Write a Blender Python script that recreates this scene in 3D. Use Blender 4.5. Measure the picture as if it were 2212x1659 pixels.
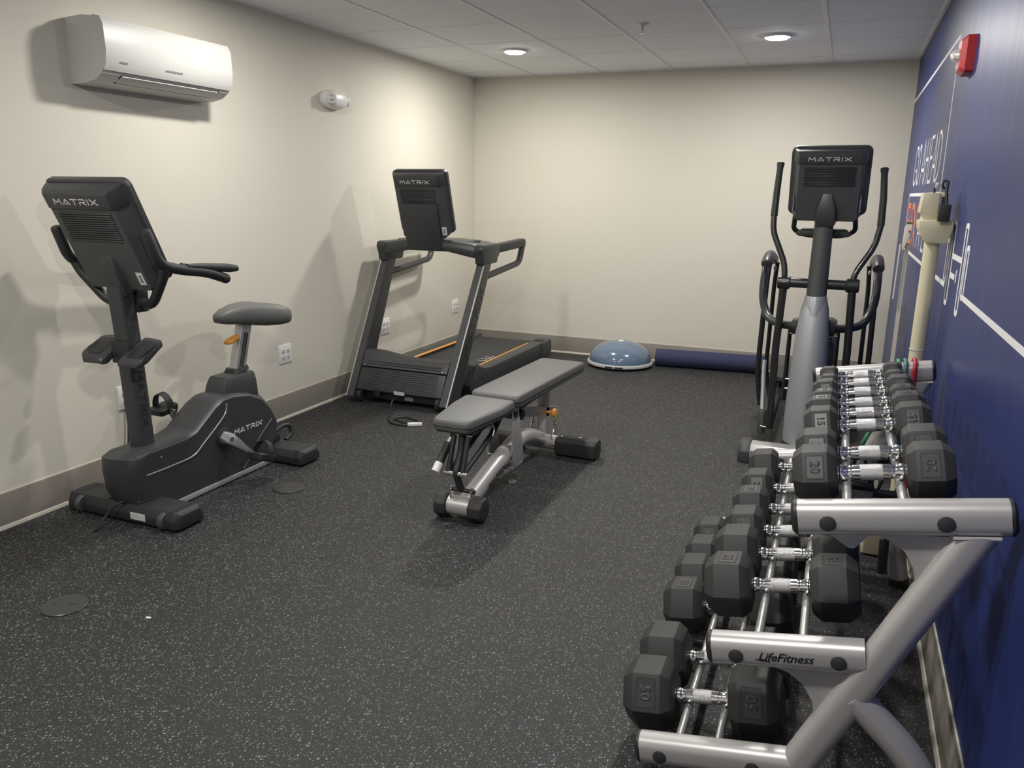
import bpy, bmesh, math, random
from mathutils import Vector as V, Matrix

random.seed(7)
for o in list(bpy.data.objects):
    bpy.data.objects.remove(o)
SC = bpy.context.scene
COL = SC.collection
R = math.radians

# ------------------------------------------------------------------ camera
XL, XR, YB, YF, ZC = -3.235, 0.387, 6.911, -1.30, 2.448     # room planes
cam_d = bpy.data.cameras.new('camera')
cam = bpy.data.objects.new('camera', cam_d)
COL.objects.link(cam)
SC.camera = cam
yaw, pitch, roll = R(-22.239), R(-13.601), R(.878)
fw = V((math.sin(yaw)*math.cos(pitch), math.cos(yaw)*math.cos(pitch), math.sin(pitch)))
rt = V((math.cos(yaw), -math.sin(yaw), 0))
up = rt.cross(fw)
r2 = math.cos(roll)*rt + math.sin(roll)*up
u2 = -math.sin(roll)*rt + math.cos(roll)*up
M = Matrix((r2, u2, -fw)).transposed().to_4x4()
M.translation = V((0, 0, 1.448))
cam.matrix_world = M
cam_d.sensor_fit = 'HORIZONTAL'
cam_d.sensor_width = 36
cam_d.lens = 36*1711.6/2212
cam_d.clip_start = .05
# ------------------------------------------------------------------ world, lights, exposure
W = bpy.data.worlds.new('world')
SC.world = W
W.use_nodes = True
W.node_tree.nodes['Background'].inputs[0].default_value = (.55, .6, .7, 1)
W.node_tree.nodes['Background'].inputs[1].default_value = .02
SC.view_settings.view_transform = 'Standard'
SC.view_settings.look = 'None'
SC.view_settings.exposure = 0.0
SC.view_settings.gamma = 1
SC.view_settings.use_curve_mapping = False
LIGHT_XY = [(x, y) for y in (5.69, 3.27, .84) for x in (-2.345, -.525)]
LIGHT_W = {5.69: 28, 3.27: 21.5, .84: 30}
def ceiling_lamp(x, y):
    d = bpy.data.lights.new('downlight_lamp', 'AREA')
    d.shape = 'DISK'
    d.size = .13
    d.energy = LIGHT_W[y]
    d.color = (1, .972, .915)
    d.spread = R(180)
    o = bpy.data.objects.new('downlight_lamp', d)
    COL.objects.link(o)
    o.location = (x, y, ZC-.026)
for x, y in LIGHT_XY:
    ceiling_lamp(x, y)

# ------------------------------------------------------------------ materials
def nodes(m):
    m.use_nodes = True
    return m.node_tree, m.node_tree.nodes['Principled BSDF']
def pm(name, col, rough=.5, metal=0, bump=0, scale=300, coat=0, var=.06, spec=.5):
    m = bpy.data.materials.new(name)
    nt, b = nodes(m)
    N, L = nt.nodes, nt.links
    tc = N.new('ShaderNodeTexCoord')
    no = N.new('ShaderNodeTexNoise')
    no.inputs['Scale'].default_value = scale
    no.inputs['Detail'].default_value = 3
    L.new(tc.outputs['Object'], no.inputs['Vector'])
    mr = N.new('ShaderNodeMapRange')
    mr.inputs['To Min'].default_value = 1-var
    mr.inputs['To Max'].default_value = 1+var
    L.new(no.outputs['Fac'], mr.inputs['Value'])
    mx = N.new('ShaderNodeMix')
    mx.data_type = 'RGBA'
    mx.blend_type = 'MULTIPLY'
    mx.inputs[0].default_value = 1
    mx.inputs[6].default_value = (*col, 1)
    L.new(mr.outputs[0], mx.inputs[7])
    L.new(mx.outputs[2], b.inputs['Base Color'])
    b.inputs['Roughness'].default_value = rough
    b.inputs['Metallic'].default_value = metal
    b.inputs['Coat Weight'].default_value = coat
    b.inputs['Specular IOR Level'].default_value = spec
    if bump:
        bp = N.new('ShaderNodeBump')
        bp.inputs['Strength'].default_value = bump
        bp.inputs['Distance'].default_value = .002
        L.new(no.outputs['Fac'], bp.inputs['Height'])
        L.new(bp.outputs[0], b.inputs['Normal'])
    return m
def emis(name, col, s):
    m = bpy.data.materials.new(name)
    nt, b = nodes(m)
    b.inputs['Base Color'].default_value = (.8, .8, .78, 1)
    b.inputs['Emission Color'].default_value = (*col, 1)
    b.inputs['Emission Strength'].default_value = s
    return m
def floor_mat():
    m = bpy.data.materials.new('flecked_rubber')
    nt, b = nodes(m)
    N, L = nt.nodes, nt.links
    tc = N.new('ShaderNodeTexCoord')
    def layer(scale, thr, stretch, rot, rnd, col, prev):
        mp = N.new('ShaderNodeMapping')
        mp.inputs['Scale'].default_value = (scale, scale*stretch, scale)
        mp.inputs['Rotation'].default_value = (0, 0, rot)
        L.new(tc.outputs['Object'], mp.inputs['Vector'])
        nz = N.new('ShaderNodeTexNoise')
        nz.inputs['Scale'].default_value = 1.7
        L.new(mp.outputs[0], nz.inputs['Vector'])
        mv = N.new('ShaderNodeMix')
        mv.data_type = 'VECTOR'
        mv.inputs[0].default_value = .55
        L.new(mp.outputs[0], mv.inputs[4])
        ad = N.new('ShaderNodeVectorMath')
        ad.operation = 'ADD'
        L.new(mp.outputs[0], ad.inputs[0])
        L.new(nz.outputs['Color'], ad.inputs[1])
        L.new(ad.outputs[0], mv.inputs[5])
        vo = N.new('ShaderNodeTexVoronoi')
        vo.voronoi_dimensions = '2D'
        vo.inputs['Scale'].default_value = 1
        vo.inputs['Randomness'].default_value = 1
        L.new(mv.outputs[1], vo.inputs['Vector'])
        lt = N.new('ShaderNodeMapRange')
        lt.inputs['From Min'].default_value = thr
        lt.inputs['From Max'].default_value = thr*.72
        L.new(vo.outputs['Distance'], lt.inputs['Value'])
        sp = N.new('ShaderNodeSeparateColor')
        L.new(vo.outputs['Color'], sp.inputs[0])
        gt = N.new('ShaderNodeMath')
        gt.operation = 'GREATER_THAN'
        gt.inputs[1].default_value = 1-rnd
        L.new(sp.outputs[0], gt.inputs[0])
        mu = N.new('ShaderNodeMath')
        mu.operation = 'MULTIPLY'
        L.new(lt.outputs[0], mu.inputs[0])
        L.new(gt.outputs[0], mu.inputs[1])
        m2 = N.new('ShaderNodeMath')
        m2.operation = 'MULTIPLY'
        L.new(mu.outputs[0], m2.inputs[0])
        L.new(sp.outputs[1], m2.inputs[1])
        mx = N.new('ShaderNodeMix')
        mx.data_type = 'RGBA'
        L.new(m2.outputs[0], mx.inputs[0])
        if prev is None:
            mx.inputs[6].default_value = (.0125, .0127, .0132, 1)
        else:
            L.new(prev, mx.inputs[6])
        mx.inputs[7].default_value = (*col, 1)
        return mx.outputs[2]
    p = layer(150, .30, 1.5, .5, .24, (.30, .30, .305), None)
    p = layer(130, .30, .6, 1.3, .22, (.27, .27, .275), p)
    p = layer(250, .34, 1.2, 2.1, .40, (.05, .05, .052), p)
    L.new(p, b.inputs['Base Color'])
    b.inputs['Roughness'].default_value = .62
    n2 = N.new('ShaderNodeTexNoise')
    n2.inputs['Scale'].default_value = 260
    n2.inputs['Detail'].default_value = 4
    L.new(tc.outputs['Object'], n2.inputs['Vector'])
    bp = N.new('ShaderNodeBump')
    bp.inputs['Strength'].default_value = .35
    bp.inputs['Distance'].default_value = .002
    L.new(n2.outputs['Fac'], bp.inputs['Height'])
    L.new(bp.outputs[0], b.inputs['Normal'])
    return m
def navy_mat():
    m = bpy.data.materials.new('navy_vinyl')
    nt, b = nodes(m)
    N, L = nt.nodes, nt.links
    tc = N.new('ShaderNodeTexCoord')
    mp = N.new('ShaderNodeMapping')
    mp.inputs['Scale'].default_value = (1, 9, .7)
    L.new(tc.outputs['Object'], mp.inputs['Vector'])
    no = N.new('ShaderNodeTexNoise')
    no.inputs['Scale'].default_value = 1.6
    no.inputs['Detail'].default_value = 5
    L.new(mp.outputs[0], no.inputs['Vector'])
    mr = N.new('ShaderNodeMapRange')
    mr.inputs['To Min'].default_value = .36
    mr.inputs['To Max'].default_value = .46
    L.new(no.outputs['Fac'], mr.inputs['Value'])
    L.new(mr.outputs[0], b.inputs['Roughness'])
    b.inputs['Base Color'].default_value = (.013, .027, .145, 1)
    b.inputs['Specular IOR Level'].default_value = .6
    return m
MT = {}
MT['wall'] = pm('greige_wallcovering', (.67, .635, .55), .75, bump=.12, scale=420, var=.05)
MT['wallw'] = pm('white_wall_paint', (.82, .81, .79), .7)
MT['floor'] = floor_mat()
MT['navy'] = navy_mat()
MT['tile'] = pm('ceiling_tile', (.865, .89, .925), .85, bump=.15, scale=600, var=.03)
MT['grid'] = pm('grid_white', (.80, .80, .79), .5)
MT['base'] = pm('taupe_vinyl_base', (.205, .185, .160), .45, scale=60)
MT['toe'] = pm('cream_toe_lit_edge', (.55, .52, .44), .5)  # cream of the toe, with light caught on toe and top edge painted in
MT['black'] = pm('black_plastic', (.022, .0235, .026), .5, bump=.1, scale=900)
MT['char'] = pm('charcoal_plastic', (.040, .042, .046), .42, bump=.08, scale=900)
MT['grey_pl'] = pm('dark_grey_plastic', (.058, .060, .064), .45, bump=.08, scale=900)
MT['blackmet'] = pm('black_painted_steel', (.022, .023, .025), .33, coat=.2)
MT['chrome'] = pm('chrome', (.82, .82, .82), .12, 1, var=.02)
MT['knurl'] = pm('knurled_chrome', (.72, .72, .72), .26, 1, bump=.9, scale=900, var=.1)
MT['silver'] = pm('silver_paint', (.50, .485, .48), .38, .42, coat=.15, scale=500)
MT['alu'] = pm('brushed_aluminium', (.62, .62, .61), .35, .8)
MT['shroud'] = pm('satin_silver_plastic', (.36, .375, .40), .42, .35)
MT['rubber'] = pm('hex_rubber', (.030, .0305, .031), .55, bump=.25, scale=700, var=.12)
MT['rubber_lab'] = pm('number_panel', (.038, .038, .040), .38)
MT['logo_tone'] = pm('logo_tonal_gloss', (.026, .027, .030), .28)
MT['num'] = pm('number_relief', (.060, .060, .062), .5)
MT['vinyl'] = pm('grey_upholstery', (.125, .126, .122), .47, bump=.15, scale=600)
MT['piping'] = pm('black_seam', (.02, .02, .021), .5)
MT['white'] = pm('white_plastic', (.80, .79, .76), .35)
MT['ac_white'] = pm('ac_white_plastic', (.54, .535, .515), .4)
MT['crank'] = pm('crank_grey', (.20, .20, .205), .42, .4)
MT['white2'] = pm('warm_white_plastic', (.70, .69, .66), .4)
MT['dark'] = pm('dark_slot', (.02, .02, .02), .7)
MT['gray_mark'] = pm('grey_print', (.34, .34, .34), .6)
MT['logo'] = pm('logo_silver', (.62, .62, .60), .4)
MT['logo_dk'] = pm('logo_gloss_black', (.016, .016, .017), .3)
MT['orange'] = pm('orange_plastic', (.84, .37, .055), .4)
MT['orange_p'] = pm('orange_print', (.75, .17, .06), .55)
MT['white_p'] = pm('white_print', (.82, .82, .83), .5)
MT['belt'] = pm('running_belt', (.030, .0305, .032), .7, bump=.3, scale=900)
MT['red'] = pm('red_plastic', (.42, .028, .030), .35)
MT['redtube'] = pm('red_tube', (.42, .02, .04), .35)
MT['green'] = pm('green_tube', (.045, .24, .12), .35)
MT['teal'] = pm('teal_tube', (.06, .16, .19), .35)
MT['dome'] = pm('blue_dome', (.12, .175, .25), .16, coat=.5, var=.03, scale=8)
MT['ring'] = pm('light_grey_plastic', (.50, .50, .49), .45)
MT['foam'] = pm('navy_foam', (.028, .035, .085), .8, bump=.5, scale=500)
MT['beige'] = pm('beige_enamel', (.62, .57, .40), .45)
MT['offw'] = pm('offwhite_enamel', (.58, .56, .50), .45)
MT['glass'] = pm('strobe_lens', (.75, .75, .75), .1, .4)
MT['screen'] = pm('screen_glass', (.01, .01, .012), .08)
MT['lens'] = emis('light_diffuser', (1, .97, .90), 45)
MT['label'] = pm('label_white', (.66, .66, .65), .5)

# ------------------------------------------------------------------ mesh helpers
class MB:
    def __init__(s):
        s.bm = bmesh.new()
    def merge(s, t, bev=0, seg=2, ang=25):
        if bev:
            bmesh.ops.recalc_face_normals(t, faces=t.faces)
            es = [e for e in t.edges if len(e.link_faces) == 2 and e.calc_face_angle(0) > R(ang)]
            bmesh.ops.bevel(t, geom=es, offset=bev, segments=seg, affect='EDGES', profile=.6, clamp_overlap=True)
        bmesh.ops.recalc_face_normals(t, faces=t.faces)
        me = bpy.data.meshes.new('tmp')
        t.to_mesh(me)
        t.free()
        s.bm.from_mesh(me)
        bpy.data.meshes.remove(me)
        return s
    def prism(s, pts, ext, bev=0, seg=2, ang=25):
        t = bmesh.new()
        ext = V(ext)
        a = [t.verts.new(V(p)) for p in pts]
        b = [t.verts.new(V(p)+ext) for p in pts]
        n = len(a)
        t.faces.new(a)
        t.faces.new(b[::-1])
        for i in range(n):
            t.faces.new((a[i], b[i], b[(i+1) % n], a[(i+1) % n]))
        return s.merge(t, bev, seg, ang)
    def obox(s, o, a, b, c, bev=0, seg=2):      # corner and three edge vectors
        o, a, b, c = V(o), V(a), V(b), V(c)
        return s.prism([o, o+a, o+a+b, o+b], c, bev, seg)
    def box(s, lo, hi, bev=0, seg=2):
        lo, hi = V(lo), V(hi)
        d = hi-lo
        return s.obox(lo, (d.x, 0, 0), (0, d.y, 0), (0, 0, d.z), bev, seg)
    def loft(s, rings, bev=0, caps=True, seg=2, ang=25):
        t = bmesh.new()
        vs = [[t.verts.new(V(p)) for p in r] for r in rings]
        n = len(vs[0])
        for i in range(len(vs)-1):
            for j in range(n):
                t.faces.new((vs[i][j], vs[i][(j+1) % n], vs[i+1][(j+1) % n], vs[i+1][j]))
        if caps:
            t.faces.new(vs[0][::-1])
            t.faces.new(vs[-1])
        return s.merge(t, bev, seg, ang)
    def tube(s, pts, r, seg=14, caps=True, up=None, flat=1.0, round_end=False):
        pts = [V(p) for p in pts]
        rs = list(r) if isinstance(r, (list, tuple)) else [r]*len(pts)
        if round_end:
            d0 = (pts[0]-pts[1]).normalized()
            d1 = (pts[-1]-pts[-2]).normalized()
            pts = [pts[0]+d0*rs[0]*.55, pts[0]+d0*rs[0]*.4] + pts + [pts[-1]+d1*rs[-1]*.4, pts[-1]+d1*rs[-1]*.55]
            rs = [rs[0]*.45, rs[0]*.82] + rs + [rs[-1]*.82, rs[-1]*.45]
        rings = []
        ref = V(up) if up else None
        for i, p in enumerate(pts):
            d = (pts[min(i+1, len(pts)-1)]-pts[max(i-1, 0)]).normalized()
            if ref is None:
                ref = V((0, 0, 1)) if abs(d.z) < .8 else V((1, 0, 0))
            x = (ref-d*ref.dot(d)).normalized()
            y = d.cross(x)
            if not up:
                ref = x
            rings.append([p+x*math.cos(2*math.pi*k/seg)*rs[i]*flat+y*math.sin(2*math.pi*k/seg)*rs[i] for k in range(seg)])
        return s.loft(rings, caps=caps)
    def lathe(s, prof, o, ax=(0, 0, 1), seg=24):
        o, ax = V(o), V(ax).normalized()
        x = ax.orthogonal().normalized()
        y = ax.cross(x)
        rings = [[o+ax*h+(x*math.cos(2*math.pi*k/seg)+y*math.sin(2*math.pi*k/seg))*max(r, 1e-4) for k in range(seg)] for r, h in prof]
        return s.loft(rings)
    def cyl(s, a, b, r, seg=18, bev=0):
        a, b = V(a), V(b)
        L = (b-a).length
        pr = [(r, 0), (r, L)] if not bev else [(r-bev, 0), (r, bev), (r, L-bev), (r-bev, L)]
        return s.lathe(pr, a, b-a, seg)
    def plate(s, pts, n, d):                    # flat outline, thickness d along n
        return s.prism(pts, V(n).normalized()*d)
    def strokes(s, lines, o, u, v, n, w, d=.0012):   # mitred ribbons, one per stroke
        o, u, v, n = V(o), V(u), V(v), V(n).normalized()
        for li, ln in enumerate(lines):
            P = [o+u*a+v*b for a, b in ln]
            P = [p for i, p in enumerate(P) if i == 0 or (p-P[i-1]).length > 1e-6]
            closed = len(P) > 3 and (P[0]-P[-1]).length < 1e-6
            if closed:
                P.pop()
            m = len(P)
            th = n*d*(1+.07*(li % 9))
            t = bmesh.new()
            sec = []
            for i, p in enumerate(P):
                d0 = (p-P[i-1]).normalized() if (i or closed) else None
                d1 = (P[(i+1) % m]-p).normalized() if (i < m-1 or closed) else None
                e0, e1 = d0 or d1, d1 or d0
                sd = (e0.cross(n)+e1.cross(n))
                sd = sd.normalized() if sd.length > 1e-5 else e0.cross(n)
                k = min(1/max(.35, sd.dot(e0.cross(n))), 2.2)*w*.5
                q = p.copy()
                if d0 is None:
                    q -= e1*w*.5
                if d1 is None:
                    q += e0*w*.5
                sec.append([t.verts.new(c) for c in (q-sd*k, q+sd*k, q+sd*k+th, q-sd*k+th)])
            for i in range(m if closed else m-1):
                A, B = sec[i], sec[(i+1) % m]
                for j in range(4):
                    t.faces.new((A[j], A[(j+1) % 4], B[(j+1) % 4], B[j]))
            if not closed:
                t.faces.new(sec[0])
                t.faces.new(sec[-1][::-1])
            s.merge(t)
        return s
OFF = {}
def rootloc(o):
    while o.parent:
        o = o.parent
    return OFF.get(o.name, V((0, 0, 0)))
def obj(name, mb, m, parent=None, ang=38, flat=False, at=None):
    me = bpy.data.meshes.new(name)
    off = rootloc(parent) if parent else V(at or (0, 0, 0))
    if off.length:
        bmesh.ops.translate(mb.bm, verts=mb.bm.verts, vec=-off)
    mb.bm.to_mesh(me)
    mb.bm.free()
    me.materials.append(MT[m])
    if not flat:
        for p in me.polygons:
            p.use_smooth = True
        me.set_sharp_from_angle(angle=R(ang))
    o = bpy.data.objects.new(name, me)
    COL.objects.link(o)
    if parent:
        o.parent = parent
    else:
        o.location = off
        OFF[o.name] = off
    return o
def tag(o, label, cat, group=None):
    o['label'] = label
    o['category'] = cat
    if group:
        o['group'] = group
    return o
def thing(name, label, cat, loc=(0, 0, 0), group=None):
    o = bpy.data.objects.new(name, None)
    o.empty_display_size = .05
    COL.objects.link(o)
    o.location = loc
    OFF[o.name] = V(loc)
    return tag(o, label, cat, group)
def struct(name, mb, m, parent=None):
    o = obj(name, mb, m, parent)
    if not parent:
        o['kind'] = 'structure'
    return o
def copy_tree(o, parent=None):
    c = o.copy()
    COL.objects.link(c)
    if parent:
        c.parent = parent
    for ch in list(o.children):
        copy_tree(ch, c)
    return c
def fillet(pts, r, n=6):
    pts = [V(p) for p in pts]
    out = [pts[0]]
    for i in range(1, len(pts)-1):
        a, b, c = pts[i-1], pts[i], pts[i+1]
        d0, d1 = (a-b), (c-b)
        k = min(r, d0.length*.48, d1.length*.48)
        p, q = b+d0.normalized()*k, b+d1.normalized()*k
        for j in range(n+1):
            t = j/n
            out.append(p*(1-t)**2+b*2*t*(1-t)+q*t*t)
    out.append(pts[-1])
    return out
def spline(pts, n=6):
    pts = [V(p) for p in pts]
    out = []
    P = [pts[0]*2-pts[1]]+pts+[pts[-1]*2-pts[-2]]
    for i in range(1, len(P)-2):
        for j in range(n):
            t = j/n
            a, b, c, d = P[i-1], P[i], P[i+1], P[i+2]
            out.append(.5*((2*b)+(c-a)*t+(2*a-5*b+4*c-d)*t*t+(3*b-a-3*c+d)*t**3))
    out.append(pts[-1])
    return out
def rrect(o, u, v, x0, x1, y0, y1, r, n=5):     # rounded rectangle outline in plane (u, v)
    o, u, v = V(o), V(u), V(v)
    out = []
    for cx, cy, a0 in ((x1-r, y1-r, 0), (x0+r, y1-r, 90), (x0+r, y0+r, 180), (x1-r, y0+r, 270)):
        for k in range(n+1):
            a = R(a0+90*k/n)
            out.append(o+u*(cx+r*math.cos(a))+v*(cy+r*math.sin(a)))
    return out
def yz(pts, x):
    return [(x, y, z) for y, z in pts]
def xz(pts, y):
    return [(x, y, z) for x, z in pts]
LET = {
 'M': (1.15, [[(0, 0), (.1, 1), (.57, .35), (1.05, 1), (1.15, 0)]]),
 'A': (1.05, [[(0, 0), (.52, 1), (1.05, 0)], [(.42, .12), (.62, .12)]]),
 'T': (1.0, [[(0, 1), (1, 1)], [(.5, 1), (.5, 0)]]),
 'R': (1.0, [[(0, 1), (.8, 1), (.95, .85), (.95, .6), (.8, .45), (.1, .45)], [(.05, .45), (0, 0)], [(.5, .45), (1, 0)]]),
 'I': (.12, [[(.06, 0), (.06, 1)]]),
 'X': (1.05, [[(0, 0), (1.05, 1)], [(0, 1), (1.05, 0)]]),
}
def matrix_logo(o, u, v, n, width, height, w):
    gap = .38
    tot = sum(LET[c][0] for c in 'MATRIX')+gap*5
    sx = width/tot
    x = 0
    mb = MB()
    for c in 'MATRIX':
        lw, ls = LET[c]
        mb.strokes([[((x+a)*sx, b*height) for a, b in l] for l in ls], o, u, v, n, w)
        x += lw+gap
    return mb
def text_mesh(s, o, u, v, n, height, depth=.0008, bold=0.0, shear=0.0, narrow=1.0, center=False):
    cu = bpy.data.curves.new('txt', 'FONT')
    cu.body = s
    cu.size = 1
    cu.offset = bold
    cu.shear = shear
    cu.resolution_u = 3
    ob = bpy.data.objects.new('txt', cu)
    COL.objects.link(ob)
    dg = bpy.context.evaluated_depsgraph_get()
    me = bpy.data.meshes.new_from_object(ob.evaluated_get(dg))
    bpy.data.objects.remove(ob)
    bpy.data.curves.remove(cu)
    mb = MB()
    mb.bm.from_mesh(me)
    bpy.data.meshes.remove(me)
    xs = [p.co.x for p in mb.bm.verts]
    ys = [p.co.y for p in mb.bm.verts]
    x0, x1, y0, y1 = min(xs), max(xs), min(ys), max(ys)
    k = height/(y1-y0)
    o, u, v, n = V(o), V(u), V(v), V(n).normalized()
    wd = (x1-x0)*k*narrow
    for p in mb.bm.verts:
        a = (p.co.x-x0)*k*narrow-(wd/2 if center else 0)
        b = (p.co.y-y0)*k-(height/2 if center else 0)
        p.co = o+u*a+v*b
    g = bmesh.ops.extrude_face_region(mb.bm, geom=list(mb.bm.faces))
    bmesh.ops.translate(mb.bm, verts=[e for e in g['geom'] if isinstance(e, bmesh.types.BMVert)], vec=n*depth)
    bmesh.ops.recalc_face_normals(mb.bm, faces=mb.bm.faces)
    return mb
X1, Y1, Z1 = V((1, 0, 0)), V((0, 1, 0)), V((0, 0, 1))

# ================================================================== room
floor = struct('floor', MB().box((XL-.1, YF-.1, -.1), (XR+.1, YB+.1, 0)), 'floor')
wl = struct('wall_left', MB().box((XL-.1, YF-.1, 0), (XL, YB+.1, ZC+.12)), 'wall')
wb = struct('wall_back', MB().box((XL, YB, 0), (XR, YB+.1, ZC+.12)), 'wall')
wr = struct('wall_right', MB().box((XR, YF-.1, 0), (XR+.1, YB+.1, ZC+.12)), 'navy')
wf = struct('wall_front', MB().box((XL, YF-.1, 0), (XR, YF, ZC+.12)), 'wallw')
ceil = struct('ceiling', MB().box((XL, YF, ZC+.06), (XR, YB, ZC+.10)), 'tile')
gx = [XL]+[-2.647+.606*i for i in range(5)]+[XR]
gy = [YB]+[5.993+.606-.606*i for i in range(14)]
gy = [y for y in gy if y > YF+.05]+[YF]
for i in range(6):
    for j in range(len(gy)-1):
        x0, x1, y1, y0 = gx[i], gx[i+1], gy[j], gy[j+1]
        hole = any(x0 < lx < x1 and y0 < ly < y1 for lx, ly in LIGHT_XY)
        obj('ceiling_tile', MB().box((x0+.004, y0+.003, ZC+.002), (x1-.004, y1-.003, ZC+.018)), 'tile', ceil, flat=True)
for i in range(1, 6):
    obj('ceiling_grid_bar', MB().box((gx[i]-.012, YF, ZC-.002), (gx[i]+.012, YB, ZC+.03)), 'grid', ceil, flat=True)
for j in range(1, len(gy)-1):
    for i in range(6):
        obj('ceiling_cross_bar', MB().box((gx[i]+.012, gy[j]-.0045, ZC+.0005), (gx[i+1]-.012, gy[j]+.0045, ZC+.025)), 'grid', ceil, flat=True)
for nm, lo, hi in (('wall_angle', (XL, YF, ZC-.003), (XL+.018, YB, ZC+.02)), ('wall_angle', (XR-.018, YF, ZC-.003), (XR, YB, ZC+.02)), ('wall_angle', (XL+.018, YB-.018, ZC-.003), (XR-.018, YB, ZC+.02))):
    obj(nm, MB().box(lo, hi), 'grid', ceil, flat=True)
# cove base: flat strip with a flared toe
def cove(name, a, b, n, h=.154):
    a, b, n = V(a), V(b), V(n)
    prof = [(0, 0), (.012, 0), (.012, .012), (.007, .03), (.006, h-.004), (.003, h), (0, h)]
    o = struct(name, MB().loft([[a+n*p+Z1*q for p, q in prof], [b+n*p+Z1*q for p, q in prof]]), 'base')
    t = [(.0121, 0), (.021, 0), (.021, .004), (.0165, .014), (.0121, .016)]
    obj('toe_bead', MB().loft([[a+n*p+Z1*q for p, q in t], [b+n*p+Z1*q for p, q in t]]), 'toe', o)
    t = [(0, h), (.0045, h), (.0035, h+.005), (0, h+.006)]
    obj('lit_top_edge', MB().loft([[a+n*p+Z1*q for p, q in t], [b+n*p+Z1*q for p, q in t]]), 'toe', o)  # pale strip painting the highlight along the baseboard's top edge
cove('baseboard_left', (XL, YF, 0), (XL, YB, 0), (1, 0, 0))
cove('baseboard_back', (XL+.021, YB, 0), (XR-.021, YB, 0), (0, -1, 0))
cove('baseboard_right', (XR, YF, 0), (XR, YB, 0), (-1, 0, 0))
# ------------------------------------------------------------------ printed mural on the blue wall (y runs towards the viewer on the right)
MU, MV, MN, MO = V((0, -1, 0)), Z1, V((-1, 0, 0)), V((XR, 0, 0))
def wy(ls):
    return [[(-y, z) for y, z in l] for l in ls]
def rbox(y0, y1, z0, z1, r=.04):
    P = rrect((0, 0, 0), (1, 0, 0), (0, 1, 0), min(y0, y1), max(y0, y1), z0, z1, r, 4)
    return [(p.x, p.y) for p in P]+[(P[0].x, P[0].y)]
zt, zb, zm = 1.765, 1.535, 1.66
def arc_o(y0, y1):
    return rbox(y0, y1, zb, zt, .07)
go = [
 [(5.84, 1.71), (5.86, 1.75), (5.90, zt), (5.96, zt), (6.02, 1.73), (6.03, 1.68), (6.03, 1.61), (6.01, 1.56), (5.96, zb), (5.89, zb), (5.85, 1.56), (5.84, 1.62), (5.90, 1.62)],
 arc_o(5.61, 5.76),
 [(5.48, zb), (5.37, zt), (5.25, zb)], [(5.44, 1.61), (5.30, 1.61)],
 [(5.20, zb), (5.20, zt)], [(5.06, zb), (5.06, zt)], [(5.20, zm), (5.06, zm)],
 [(4.83, zt), (4.96, zt), (4.96, zb), (4.83, zb)], [(4.96, zm), (4.85, zm)],
 [(4.80, zb), (4.70, zt), (4.61, zb)], [(4.77, 1.61), (4.64, 1.61)],
 [(4.57, zb), (4.57, zt), (4.50, zt), (4.43, 1.73), (4.41, 1.68), (4.41, 1.61), (4.44, 1.56), (4.50, zb), (4.57, zb)],
]
obj('mural_words_white', MB().strokes(wy(go), MO, MU, MV, MN, .0185, .0006), 'white_p', wr, flat=True)
f1, f0, fm = 1.40, 1.18, 1.295
fx = [
 [(5.97, f1), (6.10, f1), (6.10, f0)], [(6.10, fm), (6.0, fm)],
 [(5.92, f1), (5.92, f0), (5.80, f0)],
 [(5.64, f1), (5.75, f1), (5.75, f0), (5.64, f0)], [(5.75, fm), (5.66, fm)],
 [(5.58, f1), (5.33, f0)], [(5.31, f1), (5.53, f0)],
]
obj('mural_word_orange', MB().strokes(wy(fx), MO, MU, MV, MN, .036, .0006), 'orange_p', wr, flat=True)
lt = [[(5.18, f0), (5.07, f1), (4.98, f0)], [(5.14, 1.26), (5.01, 1.26)],
      [(4.82, f1), (4.82, f0), (4.70, f0)], [(4.65, f0), (4.65, f1)],
      [(4.60, f1), (4.47, f1)], [(4.535, f1), (4.535, f0)], [(4.44, f1), (4.31, f1)], [(4.375, f1), (4.375, f0)],
      [(4.27, f1), (4.27, f0), (4.16, f0)], [(4.02, f1), (4.12, f1), (4.12, f0), (4.02, f0)], [(4.12, fm), (4.03, fm)]]
obj('mural_words_white', MB().strokes(wy(lt), MO, MU, MV, MN, .0185, .0006), 'white_p', wr, flat=True)
bt, bb = 1.36, 1.06
art = MB()
art.strokes(wy([[(YB-.001, 2.15), (4.24, 2.15), (4.20, 1.47), (6.19, 1.47), (6.18, 1.118), (3.57, 1.118)]]), MO, MU, MV, MN, .019, .0006)
art.strokes(wy([rbox(3.56, 3.62, 1.12, 1.29, .012), rbox(3.425, 3.50, bb, bt, .015), rbox(3.095, 3.155, bb, bt, .015), rbox(3.01, 3.06, 1.125, 1.29, .012)]), MO, MU, MV, MN, .018, .00095)
art.strokes(wy([[(3.42, 1.24), (3.16, 1.24)], [(3.42, 1.17), (3.30, 1.17)], [(3.25, 1.19), (3.25, 1.165)]]), MO, MU, MV, MN, .020, .00078)
art.strokes(wy([[(3.02, 1.127), (.4, 1.127)]]), MO, MU, MV, MN, .019, .0006)
obj('mural_line_art', art, 'white_p', wr, flat=True)
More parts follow.
